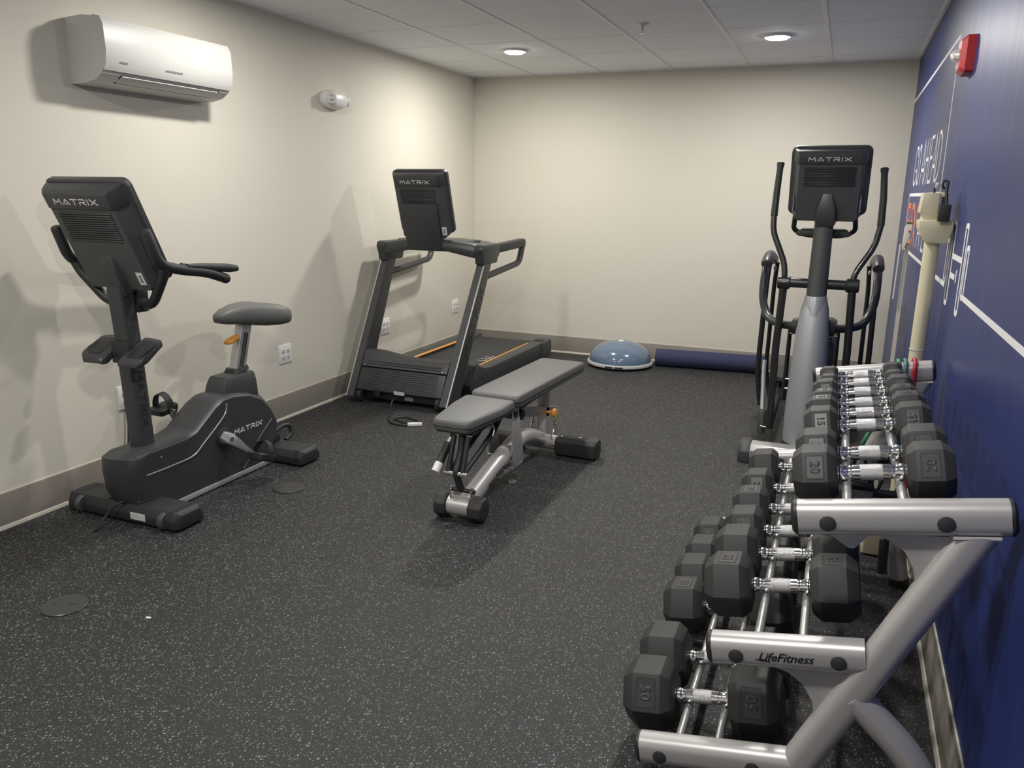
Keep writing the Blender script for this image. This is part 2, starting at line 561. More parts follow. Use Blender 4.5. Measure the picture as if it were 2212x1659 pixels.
# ------------------------------------------------------------------ recessed lights, sprinkler, strobe
LBL = {(-2.345, 5.69): 'round recessed ceiling light glowing above the treadmill, left of the two',
       (-.525, 5.69): 'round recessed ceiling light glowing above the elliptical, right of the two',
       (-2.345, 3.27): 'round recessed ceiling light in front of the wall air conditioner',
       (-.525, 3.27): 'round recessed ceiling light near the blue wall above the dumbbell rack',
       (-2.345, .84): 'round recessed ceiling light nearest the entrance on the grey wall side',
       (-.525, .84): 'round recessed ceiling light nearest the entrance on the blue wall side'}
for x, y in LIGHT_XY:
    t = thing('recessed_light', LBL[(x, y)], 'ceiling light', (x, y, ZC-.012), 'recessed ceiling lights')
    obj('trim_ring', MB().lathe([(.068, .002), (.070, -.012), (.082, -.012), (.092, -.004), (.092, .002)], (x, y, ZC)), 'grid', t)
    obj('diffuser', MB().lathe([(.001, -.003), (.069, -.003), (.069, -.014), (.062, -.020), (.001, -.021)], (x, y, ZC)), 'lens', t)
t = thing('fire_sprinkler', 'small white pendent sprinkler head on the ceiling between the two glowing lights', 'sprinkler', (-1.257, 5.075, ZC-.055))
obj('escutcheon', MB().lathe([(.001, .002), (.040, .002), (.040, -.004), (.028, -.010), (.001, -.011)], (-1.257, 5.075, ZC)), 'white2', t)
obj('sprinkler_head', MB().lathe([(.010, -.009), (.010, -.028), (.006, -.032), (.006, -.046), (.016, -.050), (.016, -.053), (.001, -.055)], (-1.257, 5.075, ZC), seg=12), 'alu', t)
t = thing('fire_alarm_strobe', 'red fire alarm strobe box high on the blue wall', 'fire alarm', (XR, 3.69, 1.92))
obj('housing', MB().loft([rrect((XR, 3.69, 1.985), (0, 1, 0), (0, 0, 1), -.075, .075, -.068, .068, .012),
                          rrect((XR-.030, 3.69, 1.985), (0, 1, 0), (0, 0, 1), -.075, .075, -.068, .068, .012),
                          rrect((XR-.048, 3.69, 1.985), (0, 1, 0), (0, 0, 1), -.058, .058, -.052, .052, .010)]), 'red', t)
obj('strobe_lens', MB().loft([rrect((XR-.047, 3.70, 1.99), (0, 1, 0), (0, 0, 1), -.030, .030, -.022, .022, .010),
                              rrect((XR-.066, 3.70, 1.99), (0, 1, 0), (0, 0, 1), -.026, .026, -.018, .018, .009),
                              rrect((XR-.076, 3.70, 1.99), (0, 1, 0), (0, 0, 1), -.012, .012, -.008, .008, .004)]), 'glass', t)
obj('lettering', text_mesh('FIRE', (XR-.0482, 3.735, 1.945), (0, -1, 0), Z1, (-1, 0, 0), .014, .0006), 'white_p', t, flat=True)

# ================================================================== things on the grey wall
t = thing('air_conditioner', 'white wall-mounted split air conditioner high on the grey wall', 'air conditioner', (XL, 3.08, 1.88))
Y0, Y1c = 2.695, 3.475
def ac_ring(y, k=0):
    pts = [(XL, 1.885), (XL, 2.160), (XL+.10, 2.166), (XL+.165, 2.158), (XL+.205, 2.150), (XL+.218, 2.120), (XL+.222, 2.02),
           (XL+.214, 1.965), (XL+.190, 1.925), (XL+.150, 1.900), (XL+.09, 1.887)]
    return [(x, y, z) for x, z in pts]
obj('housing', MB().loft([ac_ring(Y0), ac_ring(Y1c)], bev=.004), 'ac_white', t)
fp = [(XL+.165, 2.163), (XL+.207, 2.154), (XL+.223, 2.122), (XL+.228, 2.02), (XL+.219, 1.962), (XL+.205, 1.938), (XL+.199, 1.942), (XL+.212, 1.967), (XL+.220, 2.02), (XL+.216, 2.115), (XL+.200, 2.147), (XL+.165, 2.155)]
obj('front_panel', MB().loft([xz(fp, Y0+.001), xz(fp, Y1c-.001)]), 'ac_white', t)
d1 = V((-.055, 0, -.032)).normalized()
nn = V((.032, 0, -.055)).normalized()
lo = V((XL+.193, Y0+.10, 1.930))
obj('louver_recess', MB().obox(lo+nn*.002, d1*.062, (0, Y1c-Y0-.17, 0), nn*.0015), 'dark', t, flat=True)
obj('louver', MB().obox(lo+V((0, .008, 0))+nn*.003+d1*.004, d1*.050, (0, Y1c-Y0-.186, 0), nn*.005, bev=.0015), 'ac_white', t)
for y, w_ in ((Y0+.075, .045), (3.03, .10)):
    x = 0
    tx = MB()
    rr = random.Random(3)
    while x < w_:
        h = rr.choice((.007, .009, .009))
        tx.obox((XL+.2225, y+x, 1.972), (0, .0045, 0), (.0022, 0, h), (.0016, 0, 0))
        x += .0075
    obj('maker_mark', tx, 'gray_mark', t, flat=True)
obj('indicator', MB().obox((XL+.2065, Y1c-.075, 1.945), (0, .022, 0), (.004, 0, .006), (.002, 0, 0)), 'gray_mark', t, flat=True)

t = thing('emergency_light', 'small white oval twin-head emergency light on the grey wall', 'emergency light', (XL, 4.68, 1.96))
def ell(x, ry, rz, n=28):
    out = []
    for k in range(n):
        a = 2*math.pi*k/n
        c, s_ = math.cos(a), math.sin(a)
        out.append((x, 4.662+ry*math.copysign(abs(c)**.75, c), 2.025+rz*math.copysign(abs(s_)**.8, s_)))
    return out
obj('housing', MB().loft([ell(XL, .118, .060), ell(XL+.02, .121, .062), ell(XL+.05, .112, .056), ell(XL+.072, .092, .044), ell(XL+.082, .055, .026)]), 'white', t)
for y0, x0_, nx in ((4.570, .068, (.85, -.52, 0)), (4.768, .046, (.45, .89, 0))):
    p = V((XL+x0_, y0, 2.024))
    h = obj('lamp_head', MB().lathe([(.034, -.012), (.034, .010), (.030, .016), (.024, .016), (.022, .010), (.001, .010)], p, nx), 'white', t)
    obj('lamp_lens', MB().lathe([(.022, .0105), (.016, .016), (.001, .019)], p, nx), 'glass', h)
def outlet(y, z, label):
    t = thing('wall_outlet', label, 'outlet', (XL, y, z-.06), 'white wall outlets')
    w_ = .062
    obj('face_plate', MB().loft([rrect((XL, y, z), Y1, Z1, -w_, w_, -.060, .060, .004), rrect((XL+.005, y, z), Y1, Z1, -w_, w_, -.060, .060, .004), rrect((XL+.007, y, z), Y1, Z1, -w_+.003, w_-.003, -.057, .057, .004)]), 'white', t)
    for dy in (-.024, .024):
        for dz in (-.020, .020):
            r_ = obj('receptacle', MB().lathe([(.017, .006), (.017, .0085), (.015, .0095), (.001, .0095)], (XL, y+dy, z+dz), (1, 0, 0), 16), 'white2', t)
            s_ = MB()
            for k in (-.006, .006):
                s_.box((XL+.009, y+dy+k-.001, z+dz), (XL+.0100, y+dy+k+.001, z+dz+.009))
            s_.box((XL+.009, y+dy-.0022, z+dz-.010), (XL+.0100, y+dy+.0022, z+dz-.005))
            obj('outlet_slots', s_, 'dark', r_, flat=True)
outlet(2.825, .425, 'white outlet plate low on the grey wall, half hidden by the bike mast')
outlet(4.055, .420, 'white four-socket outlet plate between exercise bike and treadmill')
outlet(5.275, .420, 'white outlet plate seen through the treadmill frame beside its left upright')
outlet(6.50, .425, 'white outlet plate nearest the back corner, seen through the treadmill frame')

# ================================================================== shared console (seen from behind)
def console(root, O, u, v, n, w, h, neck, sticker, stick_w=.05):
    """O bottom centre of the bezel plane; u right, v up, n out of the back."""
    O, u, v, n = V(O), V(u).normalized(), V(v).normalized(), V(n).normalized()
    def ring(off, hw, y0, y1, r):
        return rrect(O+n*off, u, v, -hw, hw, y0, y1, r, 5)
    b = obj('console', MB().loft([ring(-.022, w/2-.006, .004, h-.006, .03), ring(-.018, w/2, 0, h, .034), ring(.004, w/2, 0, h, .034), ring(.012, w/2-.010, .006, h-.008, .03)]), 'char', root)
    obj('screen', MB().loft([ring(-.0235, w/2-.03, .03, h-.03, .015), ring(-.0225, w/2-.03, .03, h-.03, .015)]), 'screen', b)
    sh = obj('rear_shell', MB().loft([ring(.0122, w/2-.016, -.004, h-.014, .03), ring(.022, w/2-.026, -.014, h-.022, .03), ring(.062, w*.40, -.020, h*.90, .02), ring(.072, w*.385, -.014, h*.88, .02)], ang=20), 'grey_pl', root, ang=20)
    # proud top band with the maker's name
    a = [O+n*.060+u*(-w*.405)+v*(h*.985), O+n*.060+u*(w*.405)+v*(h*.985)]
    bnd = MB().loft([[O+n*.018+u*x+v*y for x, y in ((-w*.47, h*.80), (w*.47, h*.80), (w*.46, h*.975), (-w*.46, h*.975))],
                     [O+n*.060+u*x+v*y for x, y in ((-w*.42, h*.775), (w*.42, h*.775), (w*.42, h*.955), (-w*.42, h*.955))],
                     [O+n*.080+u*x+v*y for x, y in ((-w*.385, h*.79), (w*.385, h*.79), (w*.385, h*.93), (-w*.385, h*.93))]], bev=.006)
    bd = obj('logo_band', bnd, 'char', root)
    obj('maker_name', matrix_logo(O+n*.0800+u*(-w*.275)+v*(h*.833), u, v, n, w*.52, h*.048, h*.0092), 'logo', bd, flat=True)
    me = None
    for k in range(13):
        y = h*(.47+.022*k)
        o = obj('vent_slat', MB().obox(O+n*.071+u*(-w*.32)+v*y, u*w*.64, v*h*.011, n*.0065, bev=.0015, seg=1), 'char', sh)
    # neck fairing where the mast enters
    nw, nh, nd = neck
    obj('neck_cover', MB().loft([[O+n*q+u*x+v*y for x, q in ((-a_, d0), (-a_*.8, d1), (a_*.8, d1), (a_, d0))] for y, a_, d0, d1 in ((-.035, nw, .02, nd), (h*.14, nw, .04, nd*.98), (nh, nw*.45, .06, .074))], bev=.008), 'char', root)
    if sticker:
        x, y = sticker
        obj('barcode_label', MB().obox(O+n*.0720+u*x+v*y, u*stick_w, v*stick_w*1.7, n*.001), 'label', root, flat=True)
        lines = MB()
        for k in range(5):
            lines.obox(O+n*.0730+u*(x+stick_w*.3)+v*(y+stick_w*(.35+.2*k)), u*stick_w*.4, v*stick_w*.11, n*.0004)
        obj('label_print', lines, 'dark', root, flat=True)
    return b

# ================================================================== exercise bike
BX = -2.84
t = thing('exercise_bike', 'black upright exercise bike with pale saddle post beside the grey wall', 'exercise bike', (BX, 2.95, 0))
prof = [(2.385, .085), (2.352, .15), (2.343, .24), (2.347, .300), (2.40, .318), (2.53, .318), (2.70, .320), (2.765, .335), (2.90, .425), (2.955, .448), (3.03, .450), (3.14, .430), (3.27, .385),
        (3.335, .315), (3.375, .225), (3.372, .165), (3.31, .075), (3.235, .032), (2.42, .032)]
lw = [(p, (p[0]-2.86, p[1]-.24)) for p in prof]
def shroud_ring(f):
    g = abs(f)
    ins = .105*(1-math.sqrt(max(0, 1-g**2.6)))
    out = []
    for y, z in prof:
        w_ = max(0, min(1, (2.62-y)/.25))
        yy = y+ins*w_
        zz = z-(.020*g**4 if z > .25 else 0)
        if y > 3.2:
            yy = y-.035*g**3
        out.append((BX+.098*f, yy, zz))
    return out
sh = MB().loft([shroud_ring(f) for f in (-1, -.97, -.88, -.72, -.5, -.25, 0, .25, .5, .72, .88, .97, 1)])
shr = obj('drive_shroud', sh, 'char', t, ang=32)
sx = BX+.0985
obj('seam_trim', MB().tube(spline(yz([(2.452, .207), (2.47, .205), (2.60, .205), (2.73, .212), (2.80, .252), (2.94, .345), (2.968, .385), (2.966, .41)], sx), 5), .0035, 8), 'alu', shr)
obj('stripe_trim', MB().tube(yz([(3.06, .040), (3.115, .085), (3.20, .175), (3.30, .245)], sx), .005, 8), 'grey_pl', shr)
obj('maker_name', matrix_logo((sx+.0005, 3.012, .238), (0, 1, .0), (0, .12, 1), (1, 0, 0), .205, .021, .005), 'logo', shr, flat=True)
for y, z in ((2.54, .262), (2.975, .402)):
    obj('screw', MB().lathe([(.006, -.002), (.006, .001), (.003, .003), (.001, .003)], (sx-.0005, y, z), (1, 0, 0), 10), 'chrome', shr)
obj('frame_rail', MB().box((BX-.06, 2.47, .006), (BX+.1035, 3.27, .031), bev=.004), 'silver', t)
ms = obj('console_mast', MB().loft([rrect((BX, y, z), X1, Y1, -.042, .042, -.038, .038, .012, 3) for y, z in ((2.535, .29), (2.512, .80), (2.490, 1.10))]), 'char', t)
obj('maker_name', matrix_logo((BX+.0425, 2.502, .66), (0, .035, -1), (0, 1, .035), (1, 0, 0), .25, .030, .006), 'logo_tone', ms, flat=True)
vv = V((0, -.195, .425)).normalized()
console(t, (BX+.010, 2.556, 1.067), X1, vv, V((0, -vv.z, vv.y)), .452, .450, (.058, .145, .105), (.125, .012), .034)
clamp = obj('handlebar_clamp', MB().box((BX-.05, 2.535, .915), (BX+.052, 2.60, 1.03), bev=.012), 'black', t)
for s_ in (1, -1):
    P = lambda x, y, z: (BX+s_*x, y, z)
    bar = fillet([P(.02, 2.57, .955), P(.125, 2.545, .950), P(.238, 2.51, 1.085), P(.255, 2.50, 1.13)], .06)
    hb = obj('handlebar', MB().tube(bar, .021, 14), 'black', t)
    obj('grip', MB().tube(fillet([P(.25, 2.425, 1.270), P(.255, 2.475, 1.135), P(.255, 2.60, 1.105), P(.255, 2.74, 1.085), P(.25, 2.862, 1.045)], .05), .0225, 14, round_end=True), 'black', hb)
    obj('rest_pad', MB().loft([rrect(P(.245, y, z), X1, Z1, -.028, .028, -h_, h_, h_*.9, 3) for y, z, h_ in ((2.62, 1.120, .010), (2.76, 1.105, .017), (2.88, 1.092, .020), (2.925, 1.088, .014))], bev=.003), 'black', hb)
    obj('pulse_plate', MB().tube([P(.25, 2.60, 1.131), P(.25, 2.70, 1.118)], .010, 8, flat=.5), 'chrome', hb)
# twin bottle trays on the mast
obj('tray_bracket', MB().box((BX-.050, 2.462, .70), (BX+.050, 2.482, .80), bev=.006), 'black', t)
for s_ in (1, -1):
    secs, ins = [], []
    for x, dz, k in ((.044, -.010, .9), (.060, .0, 1), (.105, -.002, 1), (.150, -.004, .98), (.176, .004, .72)):
        y0, y1 = 2.468-.070*k, 2.468+.085*k
        z0, z1 = .766-.043*k, .766+.043*k
        secs.append([(BX+s_*x, y, z+dz) for y, z in ((y0, z0), (y0+.010, z0+.012), (y1, z1), (y1+.004, z1-.020), (y0+.03, z0-.016), (y0, z0-.016))])
        ins.append([(BX+s_*(.03+x*.78), y, z+dz) for y, z in ((y0+.028, z0+.0255), (y1-.020, z1-.0098), (y1-.020, z1-.0128), (y0+.028, z0+.0215))])
    tr = obj('bottle_tray', MB().loft(secs, bev=.005), 'char', t)
    obj('tray_insert', MB().loft(ins), 'black', tr)
# saddle: rings from the nose to the back
rings = []
for y, hw, zb_, zt_ in ((3.045, .012, .800, .822), (3.06, .032, .790, .838), (3.11, .048, .778, .858), (3.19, .066, .768, .872), (3.28, .098, .750, .874), (3.36, .128, .738, .866), (3.43, .136, .732, .852), (3.475, .128, .732, .835), (3.490, .10, .745, .81)):
    rg = []
    for k in range(24):
        a = 2*math.pi*k/24
        c, s_ = math.cos(a), math.sin(a)
        zc_ = (zb_+zt_)/2
        dip = -.008*math.exp(-(c/.25)**2) if s_ > 0 and y > 3.15 else 0
        rg.append((BX+hw*math.copysign(abs(c)**.65, c), y, zc_+(zt_-zb_)/2*math.copysign(abs(s_)**.6, s_)+dip))
    rings.append(rg)
obj('saddle', MB().loft(rings), 'vinyl', t, ang=60)
ax = V((0, .085, .27)).normalized()
pA, pB = V((BX, 3.163, .50)), V((BX, 3.245, .768))
pf = ax.cross(X1)
sp = obj('seat_post', MB().loft([rrect(p, X1, pf, -.024, .024, -.037, .037, .006, 3) for p in (pA, pB)]), 'alu', t)
obj('post_strip', MB().obox(pA+V((.0242, 0, 0))-pf*.016+ax*.03, pf*.030, ax*.20, (.0012, 0, 0)), 'dark', sp, flat=True)
obj('height_marks', MB().strokes([[(0, .012*k), (.010, .012*k)] for k in range(15)], pA+V((.0254, 0, 0))-pf*.008+ax*.05, pf, ax, X1, .0025, .0004), 'gray_mark', sp, flat=True)
obj('release_lever', MB().loft([rrect((BX, y, z), X1, Z1, -w_, w_, -h_, h_, h_*.8, 3) for y, z, w_, h_ in ((3.205, .705, .012, .010), (3.165, .698, .020, .013), (3.125, .688, .024, .013), (3.105, .683, .014, .008))]), 'orange', t)
obj('seat_tower', MB().loft([[(BX+sx_, y, z) for sx_, y in ((-w_, a), (w_, a), (w_, b_), (-w_, b_))] for w_, a, b_, z, in ((.072, 2.985, 3.25, .38), (.066, 3.005, 3.245, .475), (.058, 3.03, 3.238, .525))], bev=.02), 'char', t)
obj('tower_collar', MB().loft([rrect((BX, 3.165, .528), X1, V((0, 1, .08)), -.040, .040, -.055, .062, .015, 3), rrect((BX, 3.168, .548), X1, V((0, 1, .08)), -.034, .034, -.048, .055, .015, 3)]), 'black', t)
# cranks and pedals
hub = V((BX+.098, 2.935, .243))
obj('crank_ring', MB().lathe([(.052, -.002), (.052, .004), (.045, .008), (.001, .008)], hub, (1, 0, 0), 28), 'black', t)
endR, endL = V((BX+.165, 3.035, .135)), V((BX-.165, 2.895, .362))
hubL = V((BX-.098, 2.935, .243))
def crank(h_, e_, s_):
    d = (e_-h_).normalized()
    obj('crank_arm', MB().loft([[h_+V((s_*(.010+q), 0, 0))+d*a+d.cross(X1).normalized()*b_ for b_, q in ((-w_, 0), (w_, 0), (w_*.8, th), (-w_*.8, th))] for a, w_, th in ((-.035, .022, .02), (-.005, .036, .042), (.03, .030, .046), (.09, .018, .040), ((e_-h_).length*.98, .015, .036))], bev=.006), 'crank', t)
    obj('crank_bolt', MB().lathe([(.012, 0), (.012, .006), (.006, .008), (.001, .008)], h_+V((s_*.052, 0, 0)), (s_, 0, 0), 14), 'chrome', t)
crank(hub, endR, 1)
crank(hubL, endL, -1)
def pedal(e_, s_, tilt):
    c = e_+V((s_*.075, 0, 0))
    yv = V((0, math.cos(tilt), math.sin(tilt)))
    zv = V((0, -math.sin(tilt), math.cos(tilt)))
    pd = obj('pedal', MB().loft([rrect(c+zv*a, X1, yv, -w_, w_, -d_, d_, .015, 3) for a, w_, d_ in ((-.022, .038, .045), (-.016, .047, .056), (.010, .050, .060), (.016, .046, .056))]), 'black', t)
    obj('pedal_axle', MB().cyl(e_-V((s_*.01, 0, 0)), c, .008, 10), 'chrome', pd)
    st = [c+X1*(.050*math.cos(a))+zv*(.005+.075*math.sin(a))+yv*.005 for a in [R(x) for x in range(-12, 193, 12)]]
    mb = MB()
    q = yv*.019
    for a, b_ in zip(st[:-1], st[1:]):
        nr = ((a+b_)/2-c).normalized()
        mb.prism([a-q, a+q, b_+q, b_-q], nr*.004)
    obj('toe_strap', mb, 'black', pd, ang=50)
pedal(endR, 1, R(-22))
pedal(endL, -1, R(8))
# stabilisers
def stab(y0, y1, x0, x1, h_, lab):
    pr = [(y0, .012), (y0, h_*.55), (y0+.018, h_), (y1-.025, h_), (y1, h_*.55), (y1, .012)]
    b_ = obj('stabilizer', MB().prism(yz(pr, x0+.04), (x1-x0-.08, 0, 0), bev=.006), 'black', t)
    for xx, s_ in ((x1-.04, 1), (x0+.04, -1)):
        rg = [[(xx+s_*a, (y0+y1)/2+(y-(y0+y1)/2)*k, .012+(z-.012)*k) for y, z in pr] for a, k in ((-.01, 1.03), (.028, 1.03), (.045, .80))]
        cp = obj('end_cap', MB().loft(rg, bev=.005), 'black', b_)
        for k in (.35, .62):
            obj('cap_hole', MB().cyl((xx+s_*.043, y0+(y1-y0)*k, h_*.50), (xx+s_*.0462, y0+(y1-y0)*k, h_*.50), .008, 12), 'dark', b_)
    return b_
fs = stab(2.375, 2.545, BX-.325, BX+.325, .085, 1)
rs = stab(3.285, 3.455, BX-.290, BX+.290, .085, 0)
for xx in (BX-.245, BX+.245):
    obj('transport_wheel', MB().cyl((xx-.014, 2.392, .040), (xx+.014, 2.392, .040), .040, 24, bev=.006), 'grey_pl', t)
obj('mount_plate', MB().prism([(BX+a, b_, .0855) for a, b_ in ((-.09, 2.40), (.09, 2.40), (.10, 2.47), (.06, 2.55), (-.06, 2.55), (-.10, 2.47))], (0, 0, .008), bev=.002), 'black', t)
for a, b_ in ((-.065, 2.45), (.068, 2.42)):
    obj('bolt', MB().lathe([(.012, 0), (.012, .004), (.008, .004), (.008, .012), (.001, .013)], (BX+a, b_, .0935), (0, 0, 1), 12), 'chrome', t)
obj('foot_post', MB().box((BX-.05, 2.42, .0935), (BX+.05, 2.50, .12), bev=.01), 'black', t)
lb = obj('serial_label', MB().obox((BX+.065, 2.3742, .026), (.085, 0, 0), (0, 0, .032), (0, -.001, 0)), 'label', t, flat=True)
obj('label_print', MB().strokes([[(.008, .008*k), (.055-.008*(k % 2), .008*k)] for k in range(1, 4)]+[[(.064, .008), (.078, .008)], [(.064, .018), (.078, .018)]], (BX+.065, 2.3732, 0.024), X1, Z1, (0, -1, 0), .003, .0004), 'gray_mark', lb, flat=True)
obj('carry_handle', MB().tube(fillet([(BX+.045, 3.35, .13), (BX+.052, 3.44, .165), (BX+.06, 3.50, .155), (BX+.065, 3.50, .10), (BX+.07, 3.44, .083)], .03), .011, 12), 'black', t)
obj('rear_bracket', MB().box((BX-.055, 3.30, .0855), (BX+.055, 3.42, .125), bev=.012), 'black', t)
obj('power_cord', MB().tube(spline([(XL+.012, 2.80, .40), (XL+.02, 2.79, .25), (XL+.035, 2.74, .06), (XL+.06, 2.66, .010), (-3.10, 2.60, .008), (-3.03, 2.70, .008), (-3.0, 2.62, .009), (-3.08, 2.58, .012), (-2.95, 2.62, .012), (-2.90, 2.56, .07), (-2.84, 2.47, .115), (-2.80, 2.41, .105), (-2.84, 2.36, .085), (-2.87, 2.33, .04), (-2.86, 2.28, .010), (-2.845, 2.24, .008)], 5), .0045, 8), 'black', t)

# ================================================================== treadmill
TX = -2.72
t = thing('treadmill', 'black treadmill with slanted silver-edged uprights in the back left corner', 'treadmill', (TX, 5.55, 0))
for s_ in (-1, 1):
    def U(x, y, z):
        return (TX+s_*(x+.026*z), y, z)
    # blade upright: front edge leans back with height
    fr = [(4.545, .045), (5.085, .955)]
    bk = [(4.735, .045), (5.205, .955)]
    side = [fr[0], bk[0], (4.825, .22), bk[1], fr[1]]
    o = obj('upright', MB().loft([[U(x, y, z) for y, z in side] for x in (.335, .395)], bev=.004), 'char', t)
    mb = MB()
    mb.loft([[U(x, y-.0015, z) for x, y, z in ((a, y_, z_), (a+w_, y_, z_), (a+w_, y_+.006, z_), (a, y_+.006, z_))] for (y_, z_), a, w_ in (((4.5435, .047), .386 if s_ < 0 else .386, .0095), ((5.082, .950), .386, .0095))])
    obj('edge_strip', mb, 'alu', o, flat=True)
    mb = MB()
    mb.loft([[U(x, y-.0015, z) for x, y, z in ((.337, y_, z_), (.384, y_, z_), (.384, y_+.004, z_), (.337, y_+.004, z_))] for y_, z_ in ((4.5435, .047), (5.082, .950))])
    obj('front_strip', mb, 'grey_pl', o, flat=True)
    if s_ > 0:
        dv = V((.026, .51, .91)).normalized()
        obj('maker_name', matrix_logo(V(U(.3958, 4.842, .335)), dv, V((0, -.87, .49)).normalized(), X1, .50, .058, .012), 'logo_tone', o, flat=True)
    # shoulder casting and handrail loop
    o2 = obj('shoulder', MB().loft([[U(x, y, z) for x, y in ((.330, a), (.400, a), (.400, b_), (.330, b_))] for z, a, b_ in ((.95, 5.06, 5.30), (1.00, 5.055, 5.32), (1.055, 5.03, 5.34), (1.09, 5.05, 5.36))], bev=.015), 'char', t)
    lp = fillet([U(.365, 5.25, 1.060), U(.368, 5.60, 1.065), U(.370, 5.86, 1.078), U(.368, 5.80, .915), U(.362, 5.12, .855)], .06)
    obj('handrail', MB().tube(lp, .0235, 12, up=(1, 0, 0), flat=1.0), 'char', t)
    obj('grip', MB().loft([rrect(U(.366, y, z), X1, Z1, -.030, .030, -.046, .020, .014, 3) for y, z in ((5.30, 1.062), (5.60, 1.072), (5.82, 1.080), (5.855, 1.076))], bev=.004), 'black', t)
# motor hood
def hx(w_, pts):
    return [[(TX+sx_*w_, y, z) for y, z in pts] for sx_ in (-1, 1)]
obj('front_panel', MB().loft(hx(.335, [(4.600, .075), (4.575, .095), (4.655, .235), (4.72, .235), (4.72, .075)]), bev=.012), 'char', t)
for k in range(10):
    f = k/9
    y, z = 4.584+.064*f, .112+.112*f
    obj('panel_rib', MB().obox((TX-.285, y-.001, z), (.57, 0, 0), (0, .0022, .0045), (0, -.0035, .002)), 'grey_pl', t, flat=True)
obj('panel_pull', MB().obox((TX-.06, 4.6495, .217), (.11, 0, 0), (0, .008, .014), (0, -.004, .003), bev=.002), 'black', t)
hood_pts = []
hd = MB()
secs = []
for x, zt_ in ((-.335, .345), (-.20, .338), (-.08, .312), (.08, .304), (.22, .300), (.335, .312)):
    secs.append([(TX+x, y, z) for y, z in ((4.658, .243), (4.712, zt_), (4.78, zt_+.006), (4.95, max(.27, zt_-.055)), (5.12, .205), (5.12, .10), (4.72, .10), (4.72, .243))])
obj('motor_hood', hd.loft(secs, bev=.006), 'grey_pl', t)
for k in range(2):
    obj('hood_rib', MB().obox((TX-.29, 4.669+.009*k, .262+.016*k), (.58, 0, 0), (0, .0022, .004), (0, -.003, .0015)), 'char', t, flat=True)
for x in (-.305, .305):
    s0 = obj('panel_screw', MB().lathe([(.011, 0), (.011, .004), (.001, .004)], (TX+x, 4.664, .252), (0, -.88, .47), 14), 'black', t)
    obj('screw_head', MB().lathe([(.006, .004), (.005, .008), (.001, .008)], (TX+x, 4.664, .252), (0, -.88, .47), 10), 'chrome', s0)
obj('chassis', MB().box((TX-.325, 4.625, .025), (TX+.325, 5.10, .078), bev=.006), 'black', t)
for x in (-.31, .31):
    obj('wheel', MB().cyl((TX+x-.018, 4.60, .045), (TX+x+.018, 4.60, .045), .044, 20, bev=.005), 'black', t)
obj('rear_roller', MB().cyl((TX-.31, 6.50, .11), (TX+.31, 6.50, .11), .035, 18), 'blackmet', t)
obj('cord_socket', MB().box((TX-.185, 4.578, .055), (TX-.145, 4.60, .105), bev=.004), 'dark', t)
obj('rating_label', MB().obox((TX-.025, 4.5735, .084), (.082, 0, 0), (0, -.004, .026), (0, -.0015, 0)), 'label', t, flat=True)
obj('rating_label', MB().obox((TX+.03, 4.6235, .038), (.065, 0, 0), (0, 0, .026), (0, -.0015, 0)), 'gray_mark', t, flat=True)
# deck
for s_ in (-1, 1):
    X = lambda a: TX+s_*a
    side = [(4.95, .03), (4.90, .12), (5.02, .24), (5.14, .20), (5.30, .182), (6.40, .182), (6.56, .178), (6.575, .10), (6.54, .03)]
    sk = obj('side_rail', MB().loft([yz(side, X(a)) for a in (.285, .395)], bev=.007), 'char', t)
    cv = [(4.93, .13), (5.00, .255), (5.10, .215), (5.19, .192), (5.32, .186), (5.18, .150)]
    obj('rail_cover', MB().loft([yz(cv, X(a)) for a in (.394, .402)], bev=.003), 'grey_pl', sk)
    obj('rear_cap', MB().loft([rrect((X(.34), y, .12), X1, Z1, -.062, .062, -.085, z_, .012, 3) for y, z_ in ((6.36, .062), (6.55, .070), (6.585, .052))], bev=.004), 'grey_pl', t)
    for k in range(4):
        obj('step_rib', MB().box((X(.34)-.045, 6.40+.03*k, .182), (X(.34)+.045, 6.408+.03*k, .1885)), 'char', t, flat=True)
    obj('accent_strip', MB().box((X(.285)-.013, 5.30, .181), (X(.285)+.013, 6.30, .1865), bev=.002) if s_ < 0 else MB().box((X(.287)-.006, 5.30, .181), (X(.287)+.006, 6.30, .1835)), 'orange', t, flat=True)
obj('running_belt', MB().box((TX-.272, 5.0, .150), (TX+.272, 6.52, .160), bev=.004), 'belt', t)
obj('deck_board', MB().box((TX-.30, 5.0, .09), (TX+.30, 6.48, .149)), 'black', t)
mk = MB()
for k in range(3):
    y = 5.55+.07*k
    mk.strokes([[(0, .06), (0, 0), (.04, 0)]], (TX+.215, y, .1602), (0, 1, 0), (-1, 0, 0), Z1, .007, .0006)
obj('belt_marks', mk, 'white_p', t, flat=True)
# dash between the uprights
rg = []
for x, z0, z1, y0, y1 in ((-.405, .985, 1.075, 5.06, 5.34), (-.33, 1.00, 1.092, 5.045, 5.33), (-.16, 1.035, 1.115, 5.02, 5.28), (.16, 1.035, 1.115, 5.02, 5.28), (.33, 1.00, 1.098, 5.045, 5.33), (.425, .985, 1.075, 5.06, 5.34)):
    rg.append([(TX+x, y, z) for y, z in ((y0, z0), (y0-.008, (z0+z1)/2), (y0+.01, z1-.006), (y0+.03, z1), (y1, z1+.004), (y1, z0+.01))])
obj('dash', MB().loft(rg, bev=.012), 'char', t)
obj('cup_recess', MB().lathe([(.060, .001), (.062, .006), (.055, .007), (.050, .003), (.001, .001)], (TX+.27, 5.20, 1.103), (0, -.05, 1), 24), 'black', t)
obj('cup_recess', MB().lathe([(.060, .001), (.062, .006), (.055, .007), (.050, .003), (.001, .001)], (TX-.27, 5.20, 1.098), (0, -.05, 1), 24), 'black', t)
vv = V((0, -.135, .425)).normalized()
